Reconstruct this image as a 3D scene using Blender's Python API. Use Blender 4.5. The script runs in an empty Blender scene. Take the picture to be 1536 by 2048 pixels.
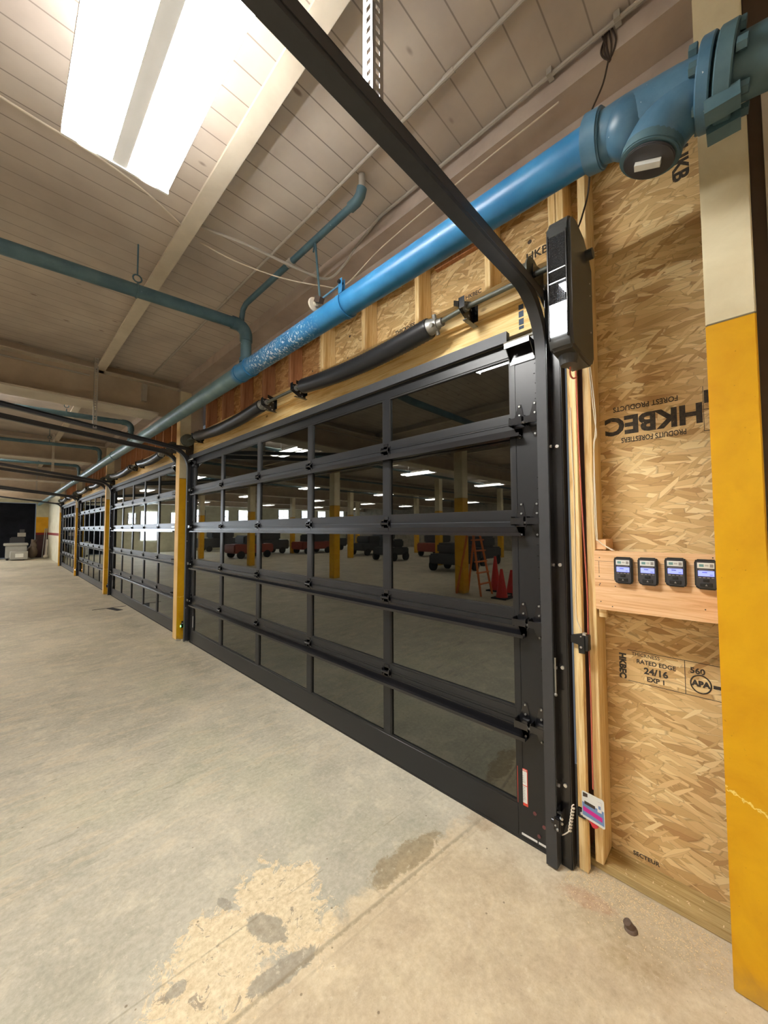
import bpy, bmesh, math, random
from mathutils import Vector, Matrix
random.seed(7)
C = bpy.context.scene.collection
PI = math.pi

# ------------------------------------------------------------------ materials
class NT:
    def __init__(s, name):
        s.m = bpy.data.materials.new(name); s.m.use_nodes = True
        s.t = s.m.node_tree; s.n = s.t.nodes
        s.b = s.n['Principled BSDF']; s.co = None
    def L(s, a, b): s.t.links.new(a, b)
    def N(s, ty, **kw):
        n = s.n.new(ty)
        for k, v in kw.items():
            if k.startswith('i_'): n.inputs[int(k[2:])].default_value = v
            else: setattr(n, k, v)
        return n
    def obj(s):
        if s.co is None: s.co = s.N('ShaderNodeTexCoord').outputs['Object']
        return s.co
    def world(s):
        return s.N('ShaderNodeNewGeometry').outputs['Position']
    def mapping(s, src, scale=(1,1,1), rot=(0,0,0), loc=(0,0,0)):
        m = s.N('ShaderNodeMapping'); s.L(src, m.inputs[0])
        m.inputs['Scale'].default_value = scale; m.inputs['Rotation'].default_value = rot; m.inputs['Location'].default_value = loc
        return m.outputs[0]
    def noise(s, src, scale, detail=4, rough=.55, dist=0):
        n = s.N('ShaderNodeTexNoise'); s.L(src, n.inputs['Vector'])
        n.inputs['Scale'].default_value = scale; n.inputs['Detail'].default_value = detail
        n.inputs['Roughness'].default_value = rough; n.inputs['Distortion'].default_value = dist
        return n.outputs['Fac']
    def ramp(s, src, stops):
        r = s.N('ShaderNodeValToRGB'); s.L(src, r.inputs[0])
        e = r.color_ramp.elements
        while len(e) > 1: e.remove(e[-1])
        e[0].position = stops[0][0]; e[0].color = col(stops[0][1])
        for p, c in stops[1:]:
            x = e.new(p); x.color = col(c)
        return r.outputs[0]
    def mix(s, f, a, b, mode='MIX'):
        m = s.N('ShaderNodeMix', data_type='RGBA', blend_type=mode)
        if hasattr(f, 'node'): s.L(f, m.inputs[0])
        else: m.inputs[0].default_value = f
        for v, i in ((a, 6), (b, 7)):
            if hasattr(v, 'node'): s.L(v, m.inputs[i])
            else: m.inputs[i].default_value = col(v)
        return m.outputs[2]
    def math(s, op, a, b=0, c=None):
        m = s.N('ShaderNodeMath', operation=op)
        for i, v in enumerate((a, b, c)):
            if v is None: continue
            if hasattr(v, 'node'): s.L(v, m.inputs[i])
            else: m.inputs[i].default_value = v
        return m.outputs[0]
    def sep(s, src):
        n = s.N('ShaderNodeSeparateXYZ'); s.L(src, n.inputs[0]); return n.outputs
    def smooth(s, v, lo, hi):
        m = s.N('ShaderNodeMapRange', interpolation_type='SMOOTHSTEP'); s.L(v, m.inputs[0])
        m.inputs[1].default_value = lo; m.inputs[2].default_value = hi
        return m.outputs[0]
    def bump(s, h, strength=.3, dist=.01):
        b = s.N('ShaderNodeBump'); s.L(h, b.inputs['Height']); b.inputs['Strength'].default_value = strength
        b.inputs['Distance'].default_value = dist; s.L(b.outputs[0], s.b.inputs['Normal'])
    def base(s, c):
        if hasattr(c, 'node'): s.L(c, s.b.inputs['Base Color'])
        else: s.b.inputs['Base Color'].default_value = col(c)
    def set(s, **kw):
        for k, v in kw.items(): s.b.inputs[k.replace('_', ' ')].default_value = v
        return s
def col(c):
    if isinstance(c, (int, float)): return (c, c, c, 1)
    return tuple(c) + (1,) if len(c) == 3 else tuple(c)
def srgb(r, g, b):
    f = lambda v: ((v/255+.055)/1.055)**2.4 if v > 10 else v/255/12.92
    return (f(r), f(g), f(b))

def plain(name, c, rough=.5, metal=0, var=.12, scale=8, spec=.5, emit=None):
    t = NT(name)
    n = t.noise(t.obj(), scale, 5)
    t.base(t.mix(n, tuple(v*(1-var) for v in c), tuple(min(1, v*(1+var)) for v in c)))
    t.set(Roughness=rough, Metallic=metal)
    t.b.inputs['Specular IOR Level'].default_value = spec
    if emit:
        t.b.inputs['Emission Color'].default_value = col(emit[0]); t.b.inputs['Emission Strength'].default_value = emit[1]
    return t.m

M = {}
M['black'] = plain('black_powder_coat', (.012, .013, .015), .36, 0, .15, 40)
M['blackgloss'] = plain('black_painted_steel', (.010, .010, .012), .22, .0, .1, 30, .7)
M['blackdull'] = plain('black_plastic', (.014, .014, .014), .45, 0, .1, 30)
M['track'] = plain('black_track_steel', (.048, .050, .054), .48, .2, .15, 25)
M['galv'] = plain('galvanised_steel', (.55, .56, .58), .32, .95, .25, 60)
M['screw'] = plain('bright_screw', (.8, .8, .8), .3, .9, .05, 60)
M['cast'] = plain('cast_aluminium', (.33, .33, .31), .45, .7, .3, 50)
M['drum'] = plain('grey_green_drum', (.10, .11, .09), .5, .2, .2, 30)
M['white'] = plain('white_enamel', (.78, .78, .76), .5, 0, .06, 10)
M['yellow_tape'] = plain('yellow_floor_line', (.6, .5, .06), .6)
M['cone'] = plain('red_cone_plastic', (.62, .03, .02), .45)
M['orange'] = plain('orange_fibreglass', (.65, .16, .02), .5)
M['rubber'] = plain('black_rubber', (.02, .02, .02), .8)
M['wire_red'] = plain('red_wire', (.55, .13, .09), .5)
M['wire_white'] = plain('white_wire', (.75, .68, .55), .5)
M['wire_dark'] = plain('brown_cord', (.05, .035, .025), .6)
M['conduit'] = plain('painted_conduit', (.40, .37, .32), .5, 0, .15, 12)
M['bin'] = plain('pale_grey_plastic', (.36, .36, .33), .6)
M['sack'] = plain('tan_cloth', (.16, .12, .09), .9)
M['darkmach'] = plain('dark_machine_paint', (.05, .05, .055), .5)
M['redmach'] = plain('dull_red_paint', (.25, .05, .03), .5)
M['green_led'] = plain('green_led', (.1, .8, .2), .4, emit=((.1, 1, .15), 12))
M['amber_led'] = plain('amber_led', (.9, .5, .2), .4, emit=((1, .65, .3), 10))
M['diffuser'] = plain('lamp_diffuser', (.9, .9, .9), .4, emit=((1.0, .985, .95), 40))
M['diffuser2'] = plain('hall_lamp_diffuser', (.9, .9, .9), .4, emit=((1.0, .96, .88), 15))
M['diffuser_up'] = plain('lamp_added_uplight', (.9, .9, .9), .4, emit=((1.0, .97, .93), 6))  # added upward glow to brighten the ceiling
M['diffuser2_up'] = plain('hall_lamp_added_uplight', (.9, .9, .9), .4, emit=((1.0, .96, .92), 42))  # stronger added glow, lifts the ceiling down the hall
M['daylight'] = plain('daylit_window', (.9, .9, .9), .4, emit=((.78, .88, 1.0), 16))
M['ink'] = plain('stamp_ink', (.035, .032, .030), .8, 0, .5, 60)
M['ink2'] = plain('stamp_ink_faded', (.07, .055, .04), .8, 0, .5, 60)
for k_ in ('ink', 'ink2'):
    t_ = NT('patchy_' + k_); n_ = t_.noise(t_.obj(), 70, 5, .7)
    t_.base(t_.ramp(n_, [(.35, (.03, .027, .024)), (.7, (.09, .07, .05))])); t_.set(Roughness=.85)
    t_.L(t_.smooth(n_, .78 if k_ == 'ink' else .74, .60 if k_ == 'ink' else .56), t_.b.inputs['Alpha'])
    M[k_] = t_.m
M['blueink'] = plain('blue_stamp_ink', (.06, .09, .14), .8)
M['nail'] = plain('nail_head', (.10, .08, .06), .5, .5)
M['lcd'] = plain('blue_lcd', (.12, .14, .6), .3, emit=((.22, .25, .95), .9))
M['lcdtext'] = plain('lcd_digits', (.03, .03, .2), .4)
M['labelwhite'] = plain('white_label', (.75, .77, .74), .5)
M['labelgreen'] = plain('teal_print', (.16, .32, .32), .5)
M['labelred'] = plain('red_label_border', (.7, .07, .04), .5)
M['labelgrey'] = plain('grey_print', (.30, .28, .27), .5)
M['cardblue'] = plain('card_blue', (.16, .27, .50), .5)
M['cardpink'] = plain('card_magenta', (.62, .02, .30), .5)
M['redplastic'] = plain('red_plastic', (.7, .04, .06), .35)
M['button'] = plain('dark_grey_buttons', (.05, .05, .055), .4)
M['opener'] = plain('dark_grey_plastic_housing', (.050, .050, .047), .42, 0, .1, 20)
M['rusty'] = plain('rusty_steel', (.16, .11, .08), .55, .4, .4, 60)
M['chip'] = plain('pale_wood_chip', (.78, .64, .40), .8)
M['rivet'] = plain('dull_red_rivet', (.16, .05, .05), .4)

def m_glass():
    t = NT('tinted_glass')
    out = t.n['Material Output']
    tr = t.N('ShaderNodeBsdfTransparent'); tr.inputs[0].default_value = (.10, .105, .095, 1)
    gl = t.N('ShaderNodeBsdfGlossy'); gl.inputs['Roughness'].default_value = .012; gl.inputs[0].default_value = (.92, .95, .90, 1)
    fr = t.N('ShaderNodeFresnel'); fr.inputs[0].default_value = 2.25
    ge = t.N('ShaderNodeNewGeometry'); fac = t.math('MULTIPLY', fr.outputs[0], t.math('SUBTRACT', 1.0, ge.outputs['Backfacing']))
    mx = t.N('ShaderNodeMixShader'); t.L(fac, mx.inputs[0]); t.L(tr.outputs[0], mx.inputs[1]); t.L(gl.outputs[0], mx.inputs[2])
    t.n.remove(t.b); t.L(mx.outputs[0], out.inputs[0])
    return t.m
M['glass'] = m_glass()

def m_lens():
    t = NT('ribbed_lamp_lens')
    x, y, z = t.sep(t.obj())
    a = t.math('SINE', t.math('MULTIPLY', z, 900)); b = t.math('SINE', t.math('MULTIPLY', y, 900))
    t.bump(t.math('ADD', a, b), .6, .002)
    t.base((.02, .02, .022)); t.set(Roughness=.15)
    return t.m
M['lens'] = m_lens()
M['lens_lit'] = plain('lit_lens', (.9, .9, .9), .3, emit=((.93, .96, 1), 18))

def m_floor():
    t = NT('worn_concrete'); p = t.obj()
    x, y, z = t.sep(p)
    big = t.noise(p, 1.1, 6, .6, .3); mid = t.noise(p, 5, 8, .65, .4); fine = t.noise(p, 38, 6, .7)
    c = t.ramp(big, [(.30, srgb(166, 160, 142)), (.52, srgb(186, 179, 160)), (.70, srgb(202, 192, 170))])
    c = t.mix(t.math('MULTIPLY', t.smooth(mid, .50, .64), .45), c, srgb(216, 205, 180))
    c = t.mix(t.math('MULTIPLY', t.smooth(mid, .44, .33), .35), c, srgb(150, 148, 132))
    # greener broad smudges further off
    g = t.noise(t.mapping(p, (.7, .5, 1), loc=(4, 2, 0)), 1.6, 3)
    c = t.mix(t.math('MULTIPLY', t.smooth(g, .5, .7), .35), c, srgb(176, 174, 146))
    # streaky flaking across the lane
    st = t.noise(t.mapping(p, (1.2, 5, 1), rot=(0, 0, .25)), 2.4, 8, .7)
    far = t.smooth(y, 1.9, 2.6)
    c = t.mix(t.math('MULTIPLY', t.math('MULTIPLY', t.smooth(st, .53, .58), far), .5), c, srgb(205, 190, 162))
    c = t.mix(t.math('MULTIPLY', t.math('MULTIPLY', t.smooth(st, .43, .36), far), .35), c, srgb(138, 128, 108))
    # the tan side of the saw joint
    wob = t.math('MULTIPLY', t.math('SUBTRACT', mid, .5), .55)
    jx = t.math('MULTIPLY_ADD', x, -.118, 1.148)          # joint line y(x)
    d = t.math('SUBTRACT', jx, y)
    tan = t.smooth(t.math('ADD', d, t.math('ADD', wob, .04)), -.07, .03)
    c = t.mix(t.math('MULTIPLY', tan, .75), c, t.ramp(mid, [(.35, srgb(192, 170, 138)), (.6, srgb(218, 198, 162))]))
    # worn patch with lifted paint
    def ell(cx, cy, rx, ry, rot, amp=.9):
        v = t.mapping(p, (1/rx, 1/ry, 0), loc=(0, 0, 0))
        m = t.N('ShaderNodeVectorMath', operation='SUBTRACT'); t.L(p, m.inputs[0]); m.inputs[1].default_value = (cx, cy, 0)
        r = t.N('ShaderNodeVectorRotate'); r.inputs['Angle'].default_value = -rot; t.L(m.outputs[0], r.inputs['Vector'])
        s = t.N('ShaderNodeVectorMath', operation='MULTIPLY'); t.L(r.outputs[0], s.inputs[0]); s.inputs[1].default_value = (1/rx, 1/ry, 0)
        l = t.N('ShaderNodeVectorMath', operation='LENGTH'); t.L(s.outputs[0], l.inputs[0])
        n2 = t.noise(p, 13, 9, .78, .8); n3 = t.noise(p, 3.6, 4, .6)
        return t.math('ADD', l.outputs['Value'], t.math('ADD', t.math('MULTIPLY', t.math('SUBTRACT', n2, .5), amp*3.4), t.math('MULTIPLY', t.math('SUBTRACT', n3, .5), amp*2.0)))
    e1 = t.smooth(ell(-1.36, 1.53, .22, .20, .2), 1.06, .98)
    e2 = t.smooth(ell(-1.07, 1.55, .17, .26, .1), 1.04, .94)
    pm = t.math('MAXIMUM', e1, e2)
    c = t.mix(t.math('MULTIPLY', pm, .85), c, t.ramp(fine, [(.35, srgb(214, 194, 156)), (.62, srgb(232, 212, 174))]))
    hol = t.math('MULTIPLY', pm, t.smooth(t.noise(p, 16, 6, .7, .8), .60, .63))
    c = t.mix(hol, c, srgb(168, 152, 128))
    # grey fillings and oily stains with a shape of their own
    for a in ((-1.20, 1.315, .13, .045, -.25), (-1.50, 1.545, .035, .03, 0), (-1.25, 1.73, .02, .05, .3), (-1.17, 1.50, .05, .10, .4)):
        c = t.mix(t.math('MULTIPLY', t.smooth(ell(*a, .55), 1.05, .9), .8), c, srgb(152, 144, 128))
    c = t.mix(t.math('MULTIPLY', t.smooth(ell(-.52, 1.30, .22, .07, -.12, .6), 1.1, .85), .75), c, srgb(150, 132, 100))
    c = t.mix(t.math('MULTIPLY', t.smooth(ell(.0, 1.14, .10, .09, 0, .7), 1.1, .7), .5), c, srgb(160, 126, 82))
    # dust by the sill and rusty mark by the bolt
    c = t.mix(t.math('MULTIPLY', t.smooth(ell(-.03, .42, .26, .30, .0, .5), 1.15, .5), .5), c, srgb(160, 138, 96))
    c = t.mix(t.math('MULTIPLY', t.smooth(ell(-.10, .56, .05, .12, .2, .5), 1.1, .6), .45), c, srgb(176, 112, 70))
    # saw joint and scratches
    lines = t.math('MULTIPLY', t.smooth(t.math('ABSOLUTE', t.math('ADD', d, t.math('MULTIPLY', t.math('SUBTRACT', fine, .5), .03))), .014, .003), .5)
    c = t.mix(lines, c, srgb(128, 112, 84))
    d2 = t.math('SUBTRACT', t.math('MULTIPLY_ADD', x, -.100, 1.118), y)
    c = t.mix(t.math('MULTIPLY', t.smooth(t.math('ABSOLUTE', d2), .008, .002), t.math('MULTIPLY', t.smooth(fine, .4, .6), .4)), c, srgb(150, 132, 104))
    d3 = t.math('SUBTRACT', t.math('MULTIPLY_ADD', x, -.07, 1.49), y)
    c = t.mix(t.math('MULTIPLY', t.smooth(t.math('ABSOLUTE', d3), .006, .001), t.math('MULTIPLY', t.smooth(mid, .45, .55), .45)), c, srgb(140, 128, 104))
    # pale rubbed band along the doors
    c = t.mix(t.math('MULTIPLY', t.smooth(t.math('ADD', x, wob), -.32, -.02), .35), c, srgb(214, 206, 186))
    # specks
    sp = t.N('ShaderNodeTexVoronoi', feature='F1'); t.L(p, sp.inputs['Vector']); sp.inputs['Scale'].default_value = 9
    c = t.mix(t.math('MULTIPLY', t.smooth(sp.outputs['Distance'], .055, .03), .7), c, srgb(118, 100, 76))
    bl = t.noise(p, 85, 5, .75)
    c = t.mix(t.math('MULTIPLY', t.smooth(bl, .60, .68), .4), c, srgb(138, 124, 100))
    c = t.mix(t.math('MULTIPLY', t.smooth(t.noise(p, 22, 7, .75), .58, .64), .35), c, srgb(222, 212, 188))
    c = t.mix(.35, c, t.ramp(fine, [(.3, .08), (.7, .95)]), 'SOFT_LIGHT')
    t.base(c); t.set(Roughness=.62); t.b.inputs['Specular IOR Level'].default_value = .35
    t.bump(t.math('ADD', t.math('MULTIPLY', mid, .6), fine), .25, .006)
    return t.m
M['floor'] = m_floor()

def m_osb(name, dark=1.0):
    t = NT(name); p = t.obj()
    warp = t.N('ShaderNodeTexNoise'); t.L(p, warp.inputs['Vector']); warp.inputs['Scale'].default_value = 3
    def layer(ang, sc, off):
        v = t.mapping(p, (1, 1, 1), rot=(ang, 0, 0), loc=(off, off*1.7, off*.6))
        v = t.mapping(v, (1, sc, sc*5.2))
        wn = t.N('ShaderNodeVectorMath', operation='MULTIPLY_ADD'); t.L(warp.outputs['Color'], wn.inputs[0]); wn.inputs[1].default_value = (0, 1.6, 2.6); t.L(v, wn.inputs[2])
        vo = t.N('ShaderNodeTexVoronoi', feature='F1'); t.L(wn.outputs[0], vo.inputs['Vector']); vo.inputs['Scale'].default_value = 1.0; vo.inputs['Randomness'].default_value = 1
        ve = t.N('ShaderNodeTexVoronoi', feature='DISTANCE_TO_EDGE'); t.L(wn.outputs[0], ve.inputs['Vector']); ve.inputs['Scale'].default_value = 1.0
        cs = t.sep(vo.outputs['Color'])
        grain = t.noise(t.mapping(v, (1, 3, 14)), 2.5, 3)
        return cs, ve.outputs['Distance'], grain
    stops = [(0, srgb(160, 120, 76)), (.10, srgb(190, 150, 100)), (.28, srgb(214, 180, 124)), (.6, srgb(232, 202, 146)), (.85, srgb(244, 220, 166)), (1, srgb(250, 232, 184))]
    c1, e1, g1 = layer(.06, 7.5, 0); c2, e2, g2 = layer(-.30, 10, 3.1); c3, e3, g3 = layer(.75, 12, 7.7)
    def shade(cs, e, g):
        a = t.ramp(t.math('ADD', t.math('MULTIPLY', cs[0], .82), t.math('MULTIPLY', g, .22)), stops)
        ed = t.math('MULTIPLY', t.smooth(e, .05, .0), .42)
        return t.mix(ed, a, srgb(130, 92, 54))
    a = shade(c1, e1, g1); b = shade(c2, e2, g2); d = shade(c3, e3, g3)
    c = t.mix(t.math('GREATER_THAN', c2[1], .66), a, b)
    c = t.mix(t.math('GREATER_THAN', c3[1], .86), c, d)
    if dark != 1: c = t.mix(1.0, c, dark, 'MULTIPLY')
    t.base(c); t.set(Roughness=.68); t.b.inputs['Specular IOR Level'].default_value = .3
    t.bump(t.math('ADD', c1[0], t.math('MULTIPLY', c2[0], .6)), .35, .003)
    return t.m
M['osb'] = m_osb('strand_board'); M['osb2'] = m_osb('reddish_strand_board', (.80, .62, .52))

def m_pine(name, axis, ca, cb, cc):
    t = NT(name); p = t.obj()
    sc = [26, 26, 26]; sc[axis] = 1.1
    v = t.mapping(p, tuple(sc))
    n = t.noise(v, 1.6, 5, .6, 1.3); f = t.noise(v, 7, 3, .6)
    c = t.ramp(n, [(.32, ca), (.46, cb), (.58, cc), (.68, cb)])
    c = t.mix(t.math('MULTIPLY', t.smooth(f, .5, .62), .25), c, ca)
    sk = [3.2, 3.2, 3.2]; sk[axis] = 1.7
    k = t.N('ShaderNodeTexVoronoi', feature='F1'); t.L(t.mapping(p, tuple(sk), loc=(.3, .2, .7)), k.inputs['Vector']); k.inputs['Scale'].default_value = 1.2
    c = t.mix(t.math('MULTIPLY', t.smooth(k.outputs['Distance'], .075, .03), .8), c, srgb(118, 74, 36))
    t.base(c); t.set(Roughness=.6); t.b.inputs['Specular IOR Level'].default_value = .3
    t.bump(n, .12, .002)
    return t.m
LP = (srgb(208, 164, 100), srgb(236, 204, 142), srgb(248, 224, 172))
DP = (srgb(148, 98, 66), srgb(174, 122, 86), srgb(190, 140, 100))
M['pine_z'] = m_pine('pine_upright', 2, *LP); M['pine_y'] = m_pine('pine_level', 1, *LP)
M['pine_pink'] = m_pine('pink_pine_board', 1, srgb(216, 164, 116), srgb(234, 190, 142), srgb(242, 204, 160))
M['pine_reddish'] = m_pine('reddish_pine_upright', 2, *DP)  # redder, darker tones than the other upright pine
M['treated'] = m_pine('treated_pine', 1, srgb(148, 124, 76), srgb(176, 152, 100), srgb(192, 170, 120))
M['lvl'] = m_pine('laminated_beam', 1, srgb(214, 170, 98), srgb(240, 206, 138), srgb(248, 222, 162))

def m_ceiling():
    t = NT('painted_deck_boards'); p = t.obj(); x, y, z = t.sep(p)
    n = t.noise(p, 3, 6); big = t.noise(p, .5, 3)
    c = t.ramp(t.math('ADD', t.math('MULTIPLY', n, .5), t.math('MULTIPLY', big, .5)), [(.35, srgb(174, 163, 153)), (.5, srgb(190, 179, 168)), (.66, srgb(204, 194, 182))])
    fy = t.math('FRACT', t.math('MULTIPLY', y, 1/.142))
    ed = t.math('MINIMUM', fy, t.math('SUBTRACT', 1.0, fy))
    line = t.smooth(ed, .035, .012)
    c = t.mix(t.math('MULTIPLY', line, t.ramp(big, [(.3, .35), (.7, .75)])), c, srgb(84, 72, 64))
    v = t.N('ShaderNodeTexVoronoi', feature='F1'); t.L(t.mapping(p, (3.4, 7.04, 1)), v.inputs['Vector']); v.inputs['Scale'].default_value = 1
    cs = t.sep(v.outputs['Color'])
    k = t.math('MULTIPLY', t.smooth(v.outputs['Distance'], .13, .05), t.math('GREATER_THAN', cs[0], .55))
    c = t.mix(t.math('MULTIPLY', k, .65), c, srgb(104, 78, 64))
    t.base(c); t.set(Roughness=.7); t.b.inputs['Specular IOR Level'].default_value = .3
    t.bump(line, -.5, .01)
    return t.m
M['ceiling'] = m_ceiling()
def painted(name, ca, cb, sc=2.5, rough=.6, spots=0):
    t = NT(name); p = t.obj()
    n = t.noise(p, sc, 6, .6, .3)
    c = t.ramp(n, [(.35, ca), (.65, cb)])
    if spots:
        v = t.N('ShaderNodeTexVoronoi', feature='F1'); t.L(p, v.inputs['Vector']); v.inputs['Scale'].default_value = 4.5
        cs = t.sep(v.outputs['Color'])
        c = t.mix(t.math('MULTIPLY', t.math('MULTIPLY', t.smooth(v.outputs['Distance'], .10, .05), t.math('GREATER_THAN', cs[0], .6)), .7), c, spots)
    t.base(c); t.set(Roughness=rough); t.b.inputs['Specular IOR Level'].default_value = .3
    t.bump(n, .1, .01)
    return t.m
M['beam'] = painted('painted_steel_beam', srgb(176, 160, 140), srgb(194, 178, 156))
M['spandrel'] = painted('painted_timber_spandrel', srgb(172, 158, 148), srgb(192, 178, 166), 3, .6, srgb(80, 60, 46))
M['joist'] = painted('cream_joist', srgb(196, 186, 168), srgb(214, 204, 186))
M['plaster'] = painted('cream_wall', srgb(196, 192, 168), srgb(214, 210, 186))
M['hallwall'] = painted('shabby_wall', srgb(120, 112, 98), srgb(146, 138, 122))
M['darkshade'] = painted('painted_shade', srgb(22, 24, 30), srgb(34, 36, 44), 1.5, .9)  # dark colour stands in for shade in the opening and past the doors
M['paleedge'] = painted('pale_tan', srgb(226, 188, 120), srgb(238, 206, 146))  # paler tan for the column fronts
M['maroon'] = painted('maroon_paint', srgb(64, 44, 44), srgb(80, 56, 54))
M['redline'] = painted('red_paint', srgb(120, 34, 28), srgb(140, 44, 34))
M['ypanel'] = painted('ochre_paint', srgb(206, 150, 18), srgb(220, 164, 30))
def m_column():
    t = NT('yellow_and_cream_paint'); p = t.obj(); x, y, z = t.sep(p)
    n = t.noise(p, 4, 6, .6, .4); f = t.noise(p, 60, 4, .6)
    cream = t.ramp(n, [(.35, srgb(218, 206, 172)), (.6, srgb(232, 222, 190))])
    yel = t.ramp(n, [(.32, srgb(214, 156, 8)), (.6, srgb(230, 176, 16))])
    yel = t.mix(t.math('MULTIPLY', t.smooth(f, .68, .74), .6), yel, srgb(150, 104, 20))
    low = t.smooth(t.math('ADD', z, t.math('MULTIPLY', t.math('SUBTRACT', n, .5), .25)), .10, .0)
    yel = t.mix(t.math('MULTIPLY', low, .6), yel, srgb(170, 136, 70))
    c = t.mix(t.math('GREATER_THAN', z, 2.464), yel, cream)
    c = t.mix(t.math('MULTIPLY', t.smooth(t.math('ABSOLUTE', t.math('SUBTRACT', z, 2.466)), .005, .002), .8), c, srgb(60, 46, 24))
    # a crack through the paint
    cz = t.math('MULTIPLY_ADD', y, .45, t.math('MULTIPLY_ADD', f, .05, .658))
    c = t.mix(t.smooth(t.math('ABSOLUTE', t.math('SUBTRACT', z, cz)), .0045, .002), c, t.mix(t.math('GREATER_THAN', n, .52), srgb(250, 220, 120), srgb(70, 50, 16)))
    t.base(c); t.set(Roughness=.45); t.b.inputs['Specular IOR Level'].default_value = .4
    t.bump(n, .12, .006)
    return t.m
M['column'] = m_column()
def m_blue(name, ca, cb, rough, chips):
    t = NT(name); p = t.obj()
    n = t.noise(p, 6, 6, .6); x, y, z = t.sep(p)
    c = t.ramp(n, [(.35, ca), (.65, cb)])
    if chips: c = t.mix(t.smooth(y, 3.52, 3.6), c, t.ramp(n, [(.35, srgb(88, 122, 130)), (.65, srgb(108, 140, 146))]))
    v = t.noise(p, 55, 3, .6)
    thr = t.smooth(v, .735, .75)
    c = t.mix(thr, c, srgb(206, 214, 220))
    if chips:   # flaked stretch
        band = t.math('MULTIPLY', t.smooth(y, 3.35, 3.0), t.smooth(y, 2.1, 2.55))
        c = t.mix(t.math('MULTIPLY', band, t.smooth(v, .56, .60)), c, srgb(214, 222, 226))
    t.base(c); t.set(Roughness=rough); t.b.inputs['Specular IOR Level'].default_value = .5
    return t.m
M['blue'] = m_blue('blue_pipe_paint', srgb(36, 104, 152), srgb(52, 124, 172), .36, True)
M['blue2'] = m_blue('grey_blue_fitting_paint', srgb(60, 98, 124), srgb(84, 124, 150), .38, False)
M['bluedark'] = m_blue('dull_blue_pipe_paint', srgb(62, 92, 104), srgb(80, 110, 120), .5, False)

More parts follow.
